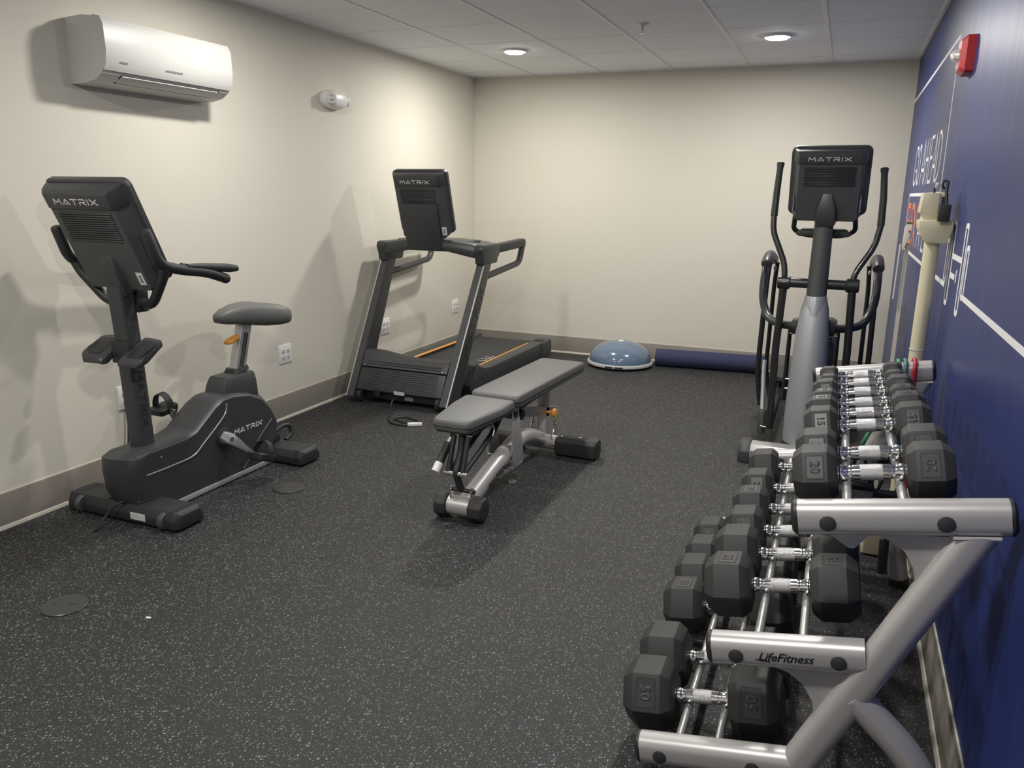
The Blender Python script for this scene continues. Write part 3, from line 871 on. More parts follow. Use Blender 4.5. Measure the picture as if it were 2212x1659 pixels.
vn = V((0, -vv.z, vv.y))
cO = V((TX-.012, 5.075, 1.165))
console(t, cO, X1, vv, vn, .425, .445, (.135, .17, .075), (.150, .008), .034)
obj('console_stand', MB().loft([[cO+vn*q+X1*x+vv*y for x, q in ((-a, .035), (-a, .098), (a, .098), (a, .035))] for y, a in ((-.105, .135), (.10, .140), (.235, .142))], bev=.008), 'char', t)
pc = obj('power_cord', MB().tube(spline([(-2.725, 4.60, .060), (-2.728, 4.53, .055), (-2.72, 4.49, .03), (-2.66, 4.38, .008), (-2.61, 4.27, .008), (-2.54, 4.20, .008), (-2.45, 4.185, .008), (-2.415, 4.205, .010)], 6), .006, 8), 'black', t)
obj('plug', MB().loft([rrect(p, V((.5, -.86, 0)), Z1, -w_, w_, -.011, .011, .004, 2) for p, w_ in (((-2.425, 4.197, .0125), .007), ((-2.40, 4.212, .0125), .014), ((-2.37, 4.229, .0125), .012), ((-2.345, 4.243, .0125), .006))], bev=.002), 'white', pc)
obj('cord_loop', MB().tube([(-2.50+.075*math.cos(a), 4.30+.05*math.sin(a)+.012*math.cos(3*a), .008) for a in [R(k*20) for k in range(17)]], .0055, 8), 'black', pc)

# ================================================================== elliptical
EX = -.108
t = thing('elliptical_trainer', 'elliptical cross trainer with silver front shroud near the blue wall', 'elliptical trainer', (EX, 5.2, 0))
def ov(x, y, z, rx, ry, n=24, p=.8):
    out = []
    for k in range(n):
        a = 2*math.pi*k/n
        c, s_ = math.cos(a), math.sin(a)
        out.append((x+rx*math.copysign(abs(c)**p, c), y+ry*math.copysign(abs(s_)**p, s_), z))
    return out
obj('front_shroud', MB().loft([ov(EX, 4.66, .095, .103, .15), ov(EX, 4.665, .25, .103, .148), ov(EX, 4.68, .50, .096, .135), ov(EX, 4.70, .72, .088, .115), ov(EX, 4.715, .84, .074, .092), ov(EX, 4.72, .905, .058, .070)], bev=.004), 'shroud', t, ang=60)
obj('shroud_shield', MB().loft([[(EX+hw*math.sin(R(a)), 4.712-off-.01*(math.cos(R(a))-1)-dep*math.cos(R(a)), z) for a in range(-80, 81, 16)]+[(EX+hw*.9*math.sin(R(a)), 4.712-off+.012-dep*.9*math.cos(R(a)), z) for a in range(80, -81, -16)] for z, hw, dep, off in ((.70, .045, .106, .008), (.76, .072, .100, .008), (.84, .072, .088, .006), (.915, .058, .068, .006))], bev=.002), 'shroud', t, ang=60)
obj('column', MB().loft([ov(EX, 4.725, .86, .054, .060), ov(EX, 4.755, 1.10, .052, .056), ov(EX, 4.785, 1.40, .049, .050)]), 'grey_pl', t, ang=60)
obj('base_block', MB().loft([ov(EX, 4.66, z, a, b_) for z, a, b_ in ((.012, .105, .15), (.030, .108, .155), (.034, .100, .145), (.060, .100, .145), (.064, .106, .152), (.090, .104, .150))]), 'black', t)
vv = V((0, -.10, .37)).normalized()
vn = V((0, -vv.z, vv.y))
console(t, (EX+.004, 4.815, 1.355), X1, vv, vn, .405, .372, (.060, .135, .115), None)
for x in (-.158, .158):
    obj('barcode_label', MB().obox((EX+x*1.075, 4.745, 1.37), (.004, .02, 0), (0, -.012, .085), (.0015, 0, 0)), 'label', t, flat=True)
# pulse bar and tray behind the column
obj('pulse_bar', MB().tube(fillet([(EX-.155, 4.80, 1.345), (EX-.165, 4.90, 1.265), (EX-.10, 4.90, 1.235), (EX+.10, 4.90, 1.235), (EX+.165, 4.90, 1.265), (EX+.155, 4.80, 1.345)], .04), .014, 12), 'blackmet', t)
for s_ in (-1, 1):
    obj('phone_tray', MB().loft([[(EX+s_*x, y, z) for x, y in ((a, 4.83), (b_, 4.83), (b_, 4.93), (a, 4.93))] for z, a, b_ in ((1.232, .02, .13), (1.245, .02, .150), (1.275, .02, .115))], bev=.008), 'black', t)
obj('pivot_axle', MB().cyl((EX-.18, 4.76, .975), (EX+.18, 4.76, .975), .027, 20, bev=.004), 'blackmet', t)
arms = {-1: [(.268, 4.93, 1.632), (.272, 4.885, 1.48), (.272, 4.84, 1.34), (.268, 4.82, 1.255), (.190, 4.78, 1.085), (.180, 4.765, 1.02), (.182, 4.76, .975)],
        1: [(.275, 4.90, 1.602), (.286, 4.87, 1.45), (.288, 4.84, 1.30), (.270, 4.82, 1.19), (.195, 4.78, 1.06), (.180, 4.765, 1.02), (.180, 4.76, .975)]}
for s_ in (-1, 1):
    P = [(EX+s_*x, y, z) for x, y, z in arms[s_]]
    obj('pivot_hub', MB().cyl((EX+s_*.145, 4.76, .975), (EX+s_*.215, 4.76, .975), .038, 22, bev=.006), 'blackmet', t)
    ar = obj('moving_arm', MB().tube(fillet(P[2:], .05), .0165, 14), 'blackmet', t)
    obj('grip', MB().tube([P[0], V(P[0])*.93+V(P[1])*.07, V(P[0])*.8+V(P[1])*.2]+P[1:2]+[P[2]], [.0215, .0205, .0175, .0185, .0195], 14), 'black', ar)
    obj('grip_cap', MB().lathe([(.0205, -.001), (.0205, .003), (.014, .006), (.001, .007)], P[0], V(P[0])-V(P[1]), 14), 'ring' if s_ < 0 else 'black', ar)
    obj('swing_link', MB().tube([(EX+s_*.180, 4.76, .96), (EX+s_*.192, 4.77, .60), (EX+s_*.188, 4.80, .10)], [.022, .021, .020], 14), 'blackmet', t)
    # fixed side rails sweeping round to the back
    sr = fillet([(EX+s_*.07, 4.735, .735), (EX+s_*.17, 4.80, .725), (EX+s_*.265, 4.95, .735), (EX+s_*.315, 5.05, .84), (EX+s_*.318, 5.14, 1.02), (EX+s_*.312, 5.28, 1.085)], .09)
    obj('side_rail', MB().tube(sr, .0235, 14), 'blackmet', t)
    obj('rail_socket', MB().lathe([(.050, 0), (.044, .03), (.032, .034)], (EX+s_*.078, 4.742, .733), (s_, .25, 0), 18), 'black', t)
    obj('rail_grip', MB().tube(fillet([(EX+s_*.315, 5.155, 1.045), (EX+s_*.312, 5.30, 1.09), (EX+s_*.31, 5.60, 1.04)], .08), .034, 14, round_end=True), 'char', t)
    obj('rail_post', MB().tube(fillet([(EX+s_*.31, 5.36, 1.06), (EX+s_*.325, 5.42, .95), (EX+s_*.335, 5.42, .30), (EX+s_*.30, 5.42, .08)], .10), .017, 12), 'blackmet', t)
    obj('rail_post', MB().tube(fillet([(EX+s_*.275, 5.50, 1.03), (EX+s_*.285, 5.52, .90), (EX+s_*.29, 5.52, .30), (EX+s_*.24, 5.52, .08)], .10), .014, 12), 'blackmet', t)
    obj('rail_bolt', MB().lathe([(.014, 0), (.014, .010), (.008, .014), (.001, .015)], (EX+s_*.285, 5.36, 1.0), (-s_, 0, 0), 12), 'chrome', t)
    pl = obj('pedal_link', MB().tube([(EX+s_*.268, 5.08, .45), (EX+s_*.265, 5.03, .40), (EX+s_*.24, 4.86, .165)], .013, 12), 'shroud' if s_ < 0 else 'blackmet', t)
    obj('link_cap', MB().loft([rrect((EX+s_*.238, y, z), X1, Y1, -.022, .022, -.028, .028, .015, 3) for y, z in ((4.845, .055), (4.845, .075), (4.86, .17), (4.87, .195))], bev=.008), 'grey_pl', pl)
    obj('link_pin', MB().cyl((EX+s_*.238, 4.82, .10), (EX+s_*.188, 4.80, .10), .008, 10), 'chrome', pl)
    obj('crank_arm', MB().tube([(EX+s_*.135, 5.05, .70), (EX+s_*.138, 5.06, .22)], [.020, .026], 12, flat=.6, up=(1, 0, 0)), 'black', t)
    for z in (.675, .645, .36, .30):
        obj('crank_bolt', MB().cyl((EX+s_*.112, 5.03, z), (EX+s_*.135, 5.03, z), .008, 10), 'chrome', t)
    obj('pedal_beam', MB().tube([(EX+s_*.19, 4.84, .115), (EX+s_*.19, 5.95, .20)], .022, 12), 'black', t)
    obj('foot_pedal', MB().loft([rrect((EX+s_*.19, 5.72, z), X1, Y1, -a, a, -b_, b_, .03, 3) for z, a, b_ in ((.215, .062, .19), (.235, .075, .205), (.26, .070, .20))]), 'black', t)
dr = V((EX+.01, 5.42, .42))
obj('drive_housing', MB().lathe([(.20, -.125), (.285, -.115), (.30, -.09), (.30, .09), (.285, .115), (.20, .125)], dr+V((0, 0, -.02)), (1, 0, 0), 40), 'char', t)
for z in (.595, .615):
    obj('housing_groove', MB().box((EX-.08, 5.118+.03*(z > .6), z-.002), (EX+.10, 5.235+.03*(z > .6), z+.002)), 'dark', t, flat=True)
obj('base_beam', MB().box((EX-.06, 4.75, .02), (EX+.06, 6.35, .10), bev=.01), 'black', t)
for y0 in (4.40, 6.28):
    ft = obj('stabilizer', MB().loft([[(EX+x, y0+y, z) for y, z in ((0, .012), (0, .055), (.03, .098), (.12, .098), (.14, .055), (.14, .012))] for x in (-.27, .27)], bev=.008), 'silver' if y0 < 5 else 'black', t)
    for s_ in (-1, 1):
        obj('end_cap', MB().loft([[(EX+s_*x, y0+.07+(y-.07)*k, .010+(z-.010)*k) for y, z in ((-.004, .0), (-.004, .058), (.03, .104), (.12, .104), (.144, .055), (.144, .0))] for x, k in ((.255, 1.03), (.300, 1.03), (.320, .85))], bev=.006), 'grey_pl', ft)
        obj('transport_wheel', MB().cyl((EX+s_*.225, y0+.012, .034), (EX+s_*.25, y0+.012, .034), .034, 18, bev=.004), 'black', ft)
obj('base_link', MB().box((EX-.07, 4.50, .02), (EX+.07, 4.78, .085), bev=.01), 'black', t)

# ================================================================== adjustable bench
t = thing('weight_bench', 'flat adjustable weight bench with grey padded seat and backrest in mid floor', 'bench', (-1.49, 3.6, 0))
def pad(name, P, z0, z1, slope=0, y_ref=0):
    rows = [(z0, -.012), (z0+.006, -.004), (z0+.020, -.001), (z1-.022, 0), (z1-.008, -.003), (z1-.002, -.010), (z1, -.022)]
    cx = sum(p[0] for p in P)/len(P)
    cy = sum(p[1] for p in P)/len(P)
    rings = []
    for z, ins in rows:
        rg = []
        for x, y in P:
            d = V((x-cx, y-cy, 0))
            L = d.length
            k = (L+ins*1.15)/L
            rg.append((cx+d.x*k, cy+d.y*k, z+slope*(cy+d.y*k-y_ref)))
        rings.append(rg)
    return MB().loft(rings)
def rquad(pts, r, n=5):
    P = [V((x, y, 0)) for x, y in pts]
    out = []
    for i in range(len(P)):
        a, b, c = P[i-1], P[i], P[(i+1) % len(P)]
        p, q = b+(a-b).normalized()*r, b+(c-b).normalized()*r
        for j in range(n+1):
            s_ = j/n
            v_ = p*(1-s_)**2+b*2*s_*(1-s_)+q*s_*s_
            out.append((v_.x, v_.y))
    return out
seatP = rquad([(-1.615, 3.015), (-1.435, 3.010), (-1.392, 3.30), (-1.395, 3.462), (-1.665, 3.475), (-1.662, 3.30)], .025)
backP = rquad([(-1.660, 3.505), (-1.392, 3.492), (-1.378, 4.545), (-1.662, 4.560)], .03)
sp = obj('seat_pad', pad('seat', seatP, .405, .465, 0), 'vinyl', t, ang=50)
obj('stitch_seam', MB().tube([(x, y, .433) for x, y in seatP]+[(*seatP[0], .433)], .0032, 6), 'piping', sp)
bp = obj('back_pad', pad('back', backP, .412, .474, -.022, 3.5), 'vinyl', t, ang=50)
obj('stitch_seam', MB().tube([(x, y, .441-.022*(y-3.5)) for x, y in backP]+[(backP[0][0], backP[0][1], .441)], .0032, 6), 'piping', bp)
obj('seat_board', MB().box((-1.62, 3.06, .388), (-1.43, 3.44, .405), bev=.006), 'black', t)
obj('back_board', MB().box((-1.61, 3.54, .372), (-1.43, 4.45, .392), bev=.006), 'black', t)
FT = V((-1.475, 3.03, .062))
ff = obj('front_foot', MB().cyl((-1.56, 3.03, .062), (-1.395, 3.03, .062), .045, 24), 'silver', t)
for x0, x1, s_ in ((-1.595, -1.535, -1), (-1.428, -1.360, 1)):
    oc = lambda x, k: [(x, 3.03+.062*k*math.cos(R(a)), .0585+.060*k*math.sin(R(a))) for a in (22.5, 67.5, 112.5, 157.5, 202.5, 247.5, 292.5, 337.5)]
    obj('foot_cap', MB().loft([oc(x0, .90), oc(x0+.008, .98), oc(x1-.012, .98), oc(x1, .86)], bev=.006), 'rubber', ff)
obj('cap_recess', MB().box((-1.3605, 3.005, .04), (-1.3590, 3.055, .08)), 'dark', ff, flat=True)
mt = obj('main_tube', MB().tube(fillet([(-1.470, 3.045, .062), (-1.478, 3.46, .150), (-1.49, 3.80, .185), (-1.49, 4.06, .085)], .16), .046, 22), 'silver', t)
obj('maker_name', matrix_logo((-1.4225, 3.22, .083), (0, 1, .21), (0, -.21, 1), (1, 0, 0), .19, .028, .007), 'logo_dk', mt, flat=True)
for s_, x0 in ((1, -1.432), (-1, -1.565)):
    br = obj('pivot_bracket', MB().prism(yz([(3.505, .415), (3.575, .40), (3.64, .20), (3.66, .105), (3.52, .085), (3.505, .17)], x0), (.008, 0, 0), bev=.002), 'silver', t)
obj('bracket_floor', MB().box((-1.565, 3.515, .083), (-1.424, 3.65, .096), bev=.002), 'silver', t)
obj('bracket_lip', MB().tube(fillet([(-1.566, 3.505, .19), (-1.562, 3.502, .155), (-1.43, 3.502, .155), (-1.424, 3.505, .19)], .012), .004, 8), 'alu', t)
obj('pivot_axle', MB().cyl((-1.58, 3.53, .372), (-1.415, 3.53, .372), .016, 16), 'black', t)
obj('support_post', MB().loft([rrect((-1.49, y, z), X1, Y1, -.028, .028, -.030, .030, .008, 3) for y, z in ((4.12, .075), (4.13, .385))]), 'silver', t)
lb = obj('adjust_ladder', MB().obox((-1.512, 3.60, .332), (.05, 0, 0), (0, .73, -.182), (0, .016, .055), bev=.005), 'silver', t)
kn = obj('pop_pin', MB().lathe([(.008, 0), (.010, .03), (.012, .038), (.026, .042), (.028, .050), (.022, .060), (.001, .062)], (-1.462, 4.10, .236), (1, -.1, 0), 18), 'orange', lb)
obj('ladder_hinge', MB().cyl((-1.545, 3.66, .335), (-1.43, 3.66, .335), .028, 16, bev=.004), 'black', t)
rf = obj('rear_foot', MB().cyl((-1.70, 4.10, .062), (-1.28, 4.10, .062), .042, 22), 'silver', t)
for x0, x1, s_ in ((-1.39, -1.148, 1), (-1.80, -1.60, -1)):
    sq = lambda x, k: [(x, 4.10+y*k, .062+z*k) for y, z in ((-.055, -.048), (-.055, .022), (-.035, .044), (.035, .044), (.055, .022), (.055, -.048), (.04, -.060), (-.04, -.060))]
    obj('foot_cap', MB().loft([sq(x0 if s_ > 0 else x1, .9), sq((x0+.01) if s_ > 0 else (x1-.01), 1), sq((x1-.06) if s_ > 0 else (x0+.06), 1), sq((x1-.055) if s_ > 0 else (x0+.055), 1.04), sq((x1-.01) if s_ > 0 else (x0+.01), 1.04), sq(x1 if s_ > 0 else x0, .92)], bev=.003), 'rubber', rf)
obj('foot_pad_inlay', MB().box((-1.37, 4.07, .102), (-1.24, 4.125, .1075), bev=.001), 'black', rf)
for x, y in ((-1.36, 4.085), (-1.255, 4.10)):
    obj('bolt', MB().lathe([(.009, .102), (.009, .111), (.001, .112)], (x, y, 0), (0, 0, 1), 10), 'chrome', rf)
for x in (-1.55, -1.415):
    obj('hinge_ear', MB().prism(yz([(4.06, .095), (4.15, .095), (4.135, .17), (4.115, .195), (4.09, .17)], x), (.008, 0, 0), bev=.002), 'chrome', rf)
    obj('bolt', MB().cyl((x-.006, 4.113, .172), (x+.016, 4.113, .172), .009, 10), 'chrome', rf)
obj('bolt', MB().cyl((-1.40, 4.045, .055), (-1.40, 4.07, .055), .012, 10), 'chrome', rf)
for x in (-1.525, -1.425):
    obj('front_ear', MB().prism(yz([(3.005, .098), (3.045, .098), (3.042, .145), (3.025, .158), (3.008, .145)], x), (.007, 0, 0), bev=.002), 'chrome', ff)
obj('ear_bolt', MB().cyl((-1.53, 3.025, .14), (-1.408, 3.025, .14), .010, 12), 'black', ff)
obj('seat_strut', MB().tube(fillet([(-1.475, 3.025, .14), (-1.485, 2.985, .235), (-1.49, 3.05, .30), (-1.49, 3.07, .39)], .03), .017, 12), 'black', t)
for x in (-1.525, -1.455):
    obj('seat_arm', MB().tube(fillet([(x, 2.99, .225), (x, 3.15, .27), (x, 3.33, .33), (x, 3.42, .39)], .05), .014, 10), 'black', t)
    obj('seat_hanger', MB().tube([(x, 3.055, .385), (x, 2.995, .235)], .012, 10), 'black', t)
obj('strut_bolt', MB().cyl((-1.545, 2.99, .228), (-1.43, 2.99, .228), .011, 12), 'chrome', t)
hn = obj('adjust_handle', MB().tube([(-1.545, 3.085, .385), (-1.553, 3.05, .345)], .012, 12), 'alu', t)
obj('handle_grip', MB().tube([(-1.553, 3.05, .345), (-1.565, 2.985, .270)], .019, 14), 'black', hn)
obj('grip_tip', MB().tube([(-1.565, 2.985, .270), (-1.571, 2.955, .236)], .0185, 14), 'white', hn)
obj('seat_hook', MB().tube(fillet([(-1.428, 3.27, .385), (-1.425, 3.275, .36), (-1.425, 3.255, .335)], .01), .004, 8), 'alu', t)

# ================================================================== dumbbell rack
TH = R(9.7)
DU = V((math.cos(TH), 0, math.sin(TH)))
DW = V((-math.sin(TH), 0, math.cos(TH)))
RY0, RY1 = 1.68, 3.14
t = thing('dumbbell_rack', 'silver three-tier dumbbell rack along the blue wall', 'dumbbell rack', (.05, 2.44, 0))
ARM = [((-.029, .7785), .392, (.030, .246)), ((-.183, .428), .325, (-.129, .084)), ((-.335, .112), .375, (-.285, -.07))]
def sect(c, a, b, yv=Y1, ry=.031, rw=.0365, r=.026):
    return rrect(c, a, b, -ry, ry, -rw, rw, r, 5)
for fi, (y0, dx, du) in enumerate(((RY0, 0, 0), (RY1, -.012, .006))):
    yc = y0+.031
    for k, ((sx_, sz_), L, caps) in enumerate(ARM):
        s0 = V((sx_+dx, yc, sz_))
        arm = obj('shelf_arm', MB().loft([sect(s0+DU*q, Y1, DW) for q in (0, L)]), 'silver', t)
        obj('end_cap', MB().loft([sect(s0-DU*.012, Y1, DW, ry=.024, rw=.029, r=.02), sect(s0-DU*.006, Y1, DW, ry=.031, rw=.0365), sect(s0+DU*.001, Y1, DW)]), 'black', arm)
        if k == 0:
            e0 = s0+DU*L
            obj('end_cap', MB().loft([sect(e0-DU*.001, Y1, DW), sect(e0+DU*.005, Y1, DW), sect(e0+DU*.011, Y1, DW, ry=.024, rw=.029, r=.02)]), 'black', arm)
        for cx_ in caps:
            q = (cx_-sx_)/DU.x
            p = s0+DU*q+DW*(-.004)
            obj('bolt_cap', MB().lathe([(.0165, .030), (.0165, .033), (.013, .0345), (.001, .035)], p, (0, -1, 0), 24), 'rubber_lab', arm)
        if k == 1:
            a = s0+V((0, -.0312, 0))
            if fi == 0:
                obj('maker_name', text_mesh('LifeFitness', a+DU*.104-DW*.010, DU, DW, (0, -1, 0), .0205, .0006, bold=.014, shear=.38, narrow=.98), 'logo_dk', arm, flat=True)
                obj('logo_swash', MB().strokes([[(.098, -.0085), (.128, -.0115)]], a, DU, DW, (0, -1, 0), .0022, .0006), 'logo_dk', arm, flat=True)
    dx = du
    top, bot = V((.302+dx, yc, .790)), V((-.030+dx, yc, .058))
    dd = (top-bot).normalized()
    dn = dd.cross(Y1)
    tr_ = []
    for p in sect(bot, Y1, dn):      # mitre: run each edge up to the middle of the top arm
        k_ = (.7785-.033+.171*(p.x-dx+.029)-p.z)/(dd.z-.171*dd.x)
        tr_.append(p+dd*k_)
    up_ = obj('upright', MB().loft([sect(bot, Y1, dn), tr_]), 'silver', t)
    obj('weld_bead', MB().tube([(.262+dx, yc-.0265, .7925), (.345+dx, yc-.0265, .8065)], .0045, 8), 'silver', t)
    obj('foot', MB().loft([rrect((-.045+dx, yc, z), X1, Y1, -a, a, -.04, .04, .015, 4) for z, a in ((0, .065), (.02, .065), (.062, .05))]), 'black', up_)
    # rear leg bending down to the floor
    lg = fillet([(.120+dx, yc, .385), (.285+dx, yc, .235), (.325+dx, yc, .022)], .10)
    obj('rear_leg', MB().tube(lg, .034, 18), 'silver', t)
    obj('foot', MB().loft([rrect((.326+dx, yc, z), X1, Y1, -.038, .038, -.04, .04, .02, 4) for z in (0, .022)]), 'black', t)
    # gussets with a concave edge
    for gp, n_ in (([(.118, .768), (.155, .757), (.184, .738), (.203, .705), (.212, .660), (.262, .735), (.29, .79)], 0), ([(-.055, .412), (-.015, .405), (.020, .382), (.042, .345), (.050, .300), (.10, .385), (.13, .45)], 1)):
        obj('gusset', MB().prism([(x+dx, yc-.004, z) for x, z in gp], (0, .008, 0), bev=.001), 'silver', t)
    obj('tab', MB().prism([(x+dx, yc-.006, z) for x, z in ((.03, .756), (.075, .728), (.088, .728), (.118, .768))], (0, .012, 0), bev=.002), 'silver', t)
RAIL = [((.066, .806), (.176, .823)), ((-.088, .4460), (.010, .460)), ((-.250, .1325), (-.156, .146))]
for k, rr in enumerate(RAIL):
    for x, z in rr:
        obj('rail', MB().tube([(x, RY0+.04, z), (x-.012, RY1+.02, z)], .0105, 14), 'alu', t)

# ------------------------------------------------------------------ dumbbells
HL = .0715
def hexring(x, k, af):
    r = af/math.sqrt(3)*k
    return [(x, r*math.cos(R(60*i)), r*math.sin(R(60*i))) for i in range(6)]
PROTO = {}
def dumbbell_proto(w):
    af, L = .0447*w**(1/3), .035*w**(1/3)
    root = thing('hex_dumbbell', 'x', 'dumbbell', (0, 0, 0), 'hex dumbbells on the rack')
    pr = [(.0165, -HL-.002), (.0165, -HL+.003), (.0188, -HL+.006), (.0188, -HL+.013), (.0170, -HL+.017), (.0158, -.048), (.0168, -.043), (.0150, -.0425), (.0150, -.040), (.0172, -.0395), (.0178, -.028),
          (.0178, .028), (.0172, .0395), (.0150, .040), (.0150, .0425), (.0168, .043), (.0158, .048), (.0170, HL-.017), (.0188, HL-.013), (.0188, HL-.006), (.0165, HL-.003), (.0165, HL+.002)]
    h = obj('handle', MB().lathe(pr, (0, 0, 0), X1, 20), 'chrome', root, ang=30)
    obj('grip', MB().lathe([(.0172, -.0245), (.0181, -.0235), (.0187, 0), (.0181, .0235), (.0172, .0245)], (0, 0, 0), X1, 20), 'knurl', h)
    for s_ in (-1, 1):
        x0 = HL
        hd = obj('head', MB().loft([hexring(s_*x, k, af) for x, k in ((x0, .70), (x0+.003, .80), (x0+.20*L, 1), (x0+.76*L, 1), (x0+.99*L, .74), (x0+L, .70))], bev=.0025, seg=2, ang=15), 'rubber', root, ang=22)
        zf = af/2
        cx = s_*(x0+.48*L)
        pw, pd_ = .20*L, af*.225
        obj('number_panel', MB().loft([rrect((cx, 0, zf+a), X1, Y1, -pw, pw, -pd_, pd_, .003, 2) for a in (-.001, .0006)]), 'dark', hd, flat=True)
        obj('panel_face', MB().loft([rrect((cx, 0, zf+a), X1, Y1, -pw*.9, pw*.9, -pd_*.93, pd_*.93, .002, 2) for a in (.0, .0010)]), 'rubber_lab', hd, flat=True)
        u_, v_ = V((0, -s_*-1, 0)), V((-s_, 0, 0))
        u_ = v_.cross(Z1)
        obj('number', text_mesh(str(w), (cx, 0, zf+.0010), u_, v_, Z1, pw*1.15, .0008, bold=.03, center=True), 'num', hd, flat=True)
    return root
pos = {0: (.1145, .842, [(5, 2.97), (5, 2.84), (10, 2.705), (10, 2.560), (15, 2.433), (15, 2.30), (20, 2.04), (20, 1.89)], [60, 60, 60, 0, 0, 60, 60, 60]),
       1: (-.054, .4795, [(25, 2.965), (25, 2.727), (30, 2.53), (30, 2.345), (35, 2.176), (35, 1.980)], [180, 60, 0, 60, 180, 0]),
       2: (-.2155, .1665, [(40, 2.955), (40, 2.77), (45, 2.588), (45, 2.398), (50, 2.085), (50, 1.892)], [60, 180, 180, 0, 180, 60])}
TN = ['top', 'middle', 'bottom']
ORD = ['nearest the viewer', 'second from the near end', 'third from the near end', 'fourth from the near end', 'fifth from the near end', 'sixth from the near end', 'seventh from the near end', 'farthest of all eight']
for k, (xc, zc, lst, rolls) in pos.items():
    n = len(lst)
    for i, (w, y) in enumerate(lst):
        if w not in PROTO:
            d = PROTO[w] = dumbbell_proto(w)
        else:
            d = copy_tree(PROTO[w])
        d.location = (xc-.008*(y-1.75), y, zc)
        d.rotation_euler = (R(rolls[i]), -TH, 0)
        j = n-1-i
        od = ORD[j] if not (j == n-1) else 'farthest from the viewer'
        rel = {1: 'small ', 2: 'small '}.get(0, '')
        d['label'] = 'black hex dumbbell on the %s rack tier, %s' % (TN[k], od)

# ================================================================== physician scale
t = thing('physician_scale', 'beige upright beam scale standing behind the dumbbell rack by the blue wall', 'scale', (.28, 3.56, 0))
obj('base', MB().loft([rrect((.280, 3.60, z), X1, Y1, -a, a, -.22, .22, .012, 3) for z, a in ((.010, .080), (.085, .080), (.098, .072))]), 'beige', t)
obj('platform_mat', MB().box((.222, 3.40, .099), (.275, 3.79, .104), bev=.002), 'black', t)
obj('column', MB().tube([(.318, 3.50, .095), (.318, 3.50, 1.30)], [.030, .027], 24), 'beige', t)
obj('column_joint', MB().lathe([(.0305, 0), (.0305, .004)], (.318, 3.50, .86), Z1, 24), 'ring', t)
obj('beam_housing', MB().loft([[(x, y, z) for x, y in ((a, 3.44), (b_, 3.44), (b_, 3.58), (a, 3.58))] for z, a, b_ in ((1.283, .292, .362), (1.335, .262, .378), (1.368, .258, .378))], bev=.006), 'beige', t)
obj('upper_housing', MB().loft([[(x, y, z) for x, y in ((a, 3.455), (b_, 3.455), (b_, 3.57), (a, 3.57))] for z, a, b_ in ((1.366, .272, .322), (1.392, .268, .322), (1.395, .258, .318), (1.470, .264, .320))], bev=.005), 'beige', t)
obj('upper_cap', MB().box((.318, 3.46, 1.452), (.350, 3.57, 1.472), bev=.004), 'beige', t)
pz = obj('poise_weight', MB().box((.318, 3.405, 1.365), (.358, 3.438, 1.428), bev=.003), 'black', t)
obj('poise_frame', MB().box((.326, 3.438, 1.385), (.338, 3.455, 1.455)), 'black', pz)
obj('hook_arm', MB().tube([(.344, 3.43, 1.425), (.338, 3.44, 1.47), (.340, 3.45, 1.512)], .0055, 8), 'black', pz)
obj('hook', MB().tube(fillet([(.340, 3.45, 1.512), (.325, 3.45, 1.515), (.321, 3.45, 1.495), (.332, 3.45, 1.483)], .008), .0045, 8), 'black', pz)
obj('slide_weight', MB().box((.300, 3.46, 1.485), (.318, 3.478, 1.508), bev=.002), 'alu', t)
obj('slide_post', MB().box((.296, 3.462, 1.470), (.303, 3.474, 1.488)), 'black', t)
obj('height_rod', MB().box((.236, 3.66, .099), (.251, 3.668, 1.27)), 'offw', t)
obj('slide_rod', MB().tube([(.216, 3.648, 1.04), (.218, 3.648, 1.265)], .0035, 8), 'offw', t)
hp = obj('head_piece', MB().prism([(.226, 3.640, 1.335), (.254, 3.640, 1.335), (.249, 3.640, 1.295), (.228, 3.640, 1.238), (.225, 3.640, 1.25)], (0, .03, 0), bev=.002), 'offw', t)
obj('red_dot', MB().cyl((.244, 3.6405, 1.317), (.244, 3.6385, 1.317), .0045, 12), 'red', hp)
obj('rod_top', MB().box((.232, 3.655, 1.334), (.252, 3.668, 1.348)), 'offw', t)
obj('rod_top_strip', MB().box((.230, 3.654, 1.348), (.253, 3.669, 1.353)), 'dark', t)

# ================================================================== resistance bands over the far rack arm
def band(nm, x, mat_, label, zf, zb_, dxe, hang=False):
    t = thing(nm, label, 'resistance band', (x, 3.17, zf), 'resistance bands on the rack')
    zt_ = .7785+.17*(x+.029)+.037+.008
    P = fillet([(x+dxe, 3.085, zf+.16), (x, 3.126, zt_-.08), (x, 3.126, zt_), (x, 3.216, zt_), (x, 3.216, zt_-.08), (x+dxe*.5, 3.25, zb_+.16)], .035)
    obj('tube', MB().tube(P, .0075, 12), mat_, t)
    for (xx, yy, zz) in ((x+dxe, 3.085, zf), (x+dxe*.5, 3.25, zb_)):
        obj('handle_strap', MB().tube(fillet([(xx-.045, yy, zz), (xx-.012, yy, zz+.12), (xx, yy, zz+.165), (xx+.012, yy, zz+.12), (xx+.045, yy, zz)], .03), .006, 8), 'black', t)
        g0, g1 = ((xx-.055, yy, zz), (xx+.055, yy, zz)) if not hang or yy > 3.2 else ((xx-.047, yy, zz), (xx-.043, yy-.02, zz-.125))
        obj('foam_grip', MB().tube([g0, g1], .017, 14), 'black', t)
band('resistance_band', .232, 'green', 'green tube resistance band draped over the far end of the rack', .40, .25, -.09)
band('resistance_band', .255, 'teal', 'dark teal tube resistance band between the green and red ones', .38, .46, .0)
band('resistance_band', .285, 'redtube', 'red tube resistance band draped over the far end of the rack', .20, .20, .02, True)

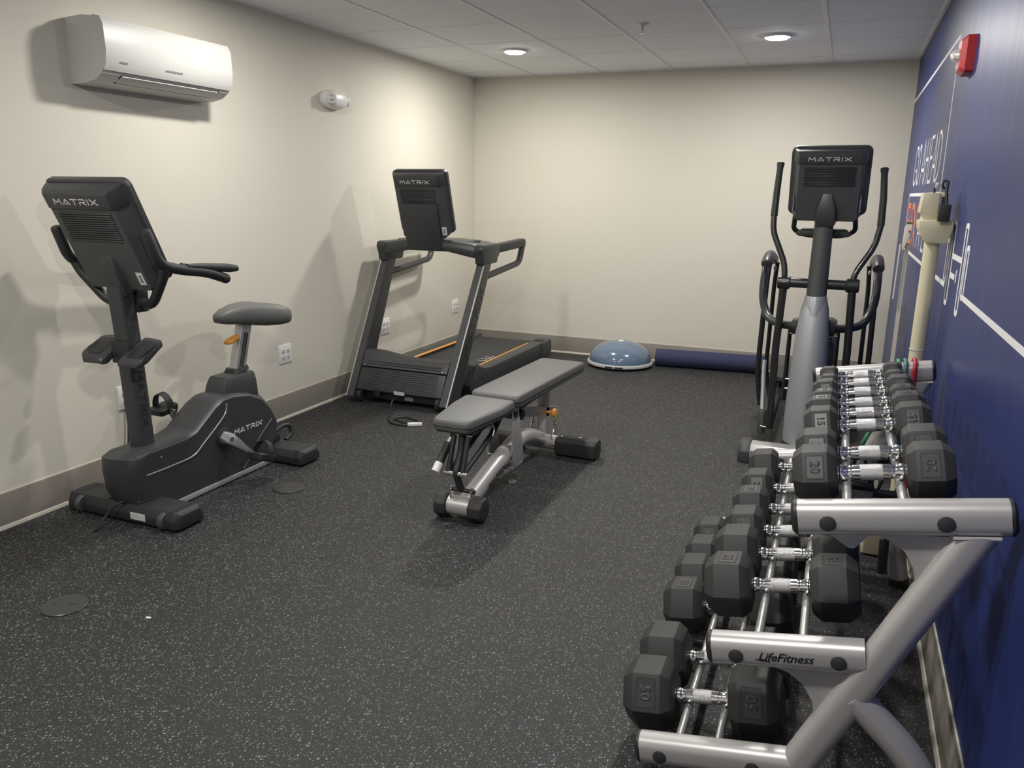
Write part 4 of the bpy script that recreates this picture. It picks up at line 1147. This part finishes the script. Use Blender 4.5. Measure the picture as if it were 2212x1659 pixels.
# ================================================================== floor things
t = thing('balance_trainer', 'blue half-dome balance trainer on a light grey ring base', 'balance trainer', (-1.69, 6.61, 0))
c = (-1.69, 6.61, 0)
obj('base_ring', MB().lathe([(.001, .012), (.24, .012), (.27, .014), (.283, .022), (.285, .034), (.280, .044), (.266, .047), (.255, .042), (.001, .042)], c, seg=56), 'ring', t)
obj('dome', MB().lathe([(.262, .042)]+[(.268*math.cos(R(a))**.85, .046+.168*math.sin(R(a))) for a in range(0, 90, 6)]+[(.001, .214)], c, seg=56), 'dome', t)
for z, r in ((.075, .262), (.11, .243), (.145, .210)):
    obj('dome_groove', MB().lathe([(r*.992, -.002), (r*1.006, 0), (r*.985, .002)], (c[0], c[1], z), seg=56), 'dome', t)
obj('valve_cap', MB().lathe([(.024, -.004), (.024, .003), (.018, .006), (.001, .006)], (c[0], c[1], .2125), seg=20), 'white', t)
for s_ in (-1, 1):
    a = R(-78)
    ring_pts = []
    obj('handle_slot', MB().loft([[(c[0]+rr*math.sin(R(b_))+.0, c[1]-rr*math.cos(R(b_)), z) for rr, z in ((.2845, .024), (.2865, .026), (.2865, .034), (.2845, .037))] for b_ in ((4+s_*1.5+s_*k) for k in (0, 5, 10, 14))]), 'dark', t, flat=True)
a = R(5.6)
t = tag(obj('foam_roller', MB().lathe([(.001, 0), (.069, 0), (.074, .006), (.074, .894), (.069, .90), (.001, .90)], (-1.405, 6.735, .074), (math.cos(a), math.sin(a), 0), 40), 'foam', at=(-.95, 6.78, 0)), 'long navy blue foam roller on the floor against the back wall', 'foam roller')
for (x, y, an), lb_ in (((-2.415, 1.755, R(25)), 'round black floor box cover nearest the viewer, alone on the floor'), ((-2.425, 3.015, R(10)), 'round black floor box cover on the floor beside the exercise bike')):
    t = thing('floor_box_cover', lb_, 'floor cover', (x, y, 0), 'round floor box covers')
    obj('disc', MB().lathe([(.001, .001), (.074, .001), (.076, .003), (.073, .0055), (.001, .0062)], (x, y, 0), seg=40), 'rubber_lab', t)
    ca, sa = math.cos(an), math.sin(an)
    for q, w_ in ((-.035, .008), (.030, .016)):
        obj('slot', MB().obox((x+q*ca-w_*ca, y+q*sa-w_*sa-.003, .0056), (2*w_*ca, 2*w_*sa, 0), (-.006*sa, .006*ca, 0), (0, 0, .0009)), 'dark', t, flat=True)
tag(obj('paper_scrap', MB().obox((-2.093, 1.808, 0), (.018, .002, 0), (-.001, .007, 0), (0, 0, .0025)), 'white', at=(-2.085, 1.812, 0)), 'tiny white scrap on the open floor near the nearer floor cover', 'scrap')
tag(obj('rubber_ring', MB().tube([(-1.447+.017*math.cos(R(k*20)), 3.56+.017*math.sin(R(k*20)), .003) for k in range(19)], .0025, 6), 'ring', at=(-1.447, 3.56, 0)), 'small white ring lying on the floor under the bench', 'ring')
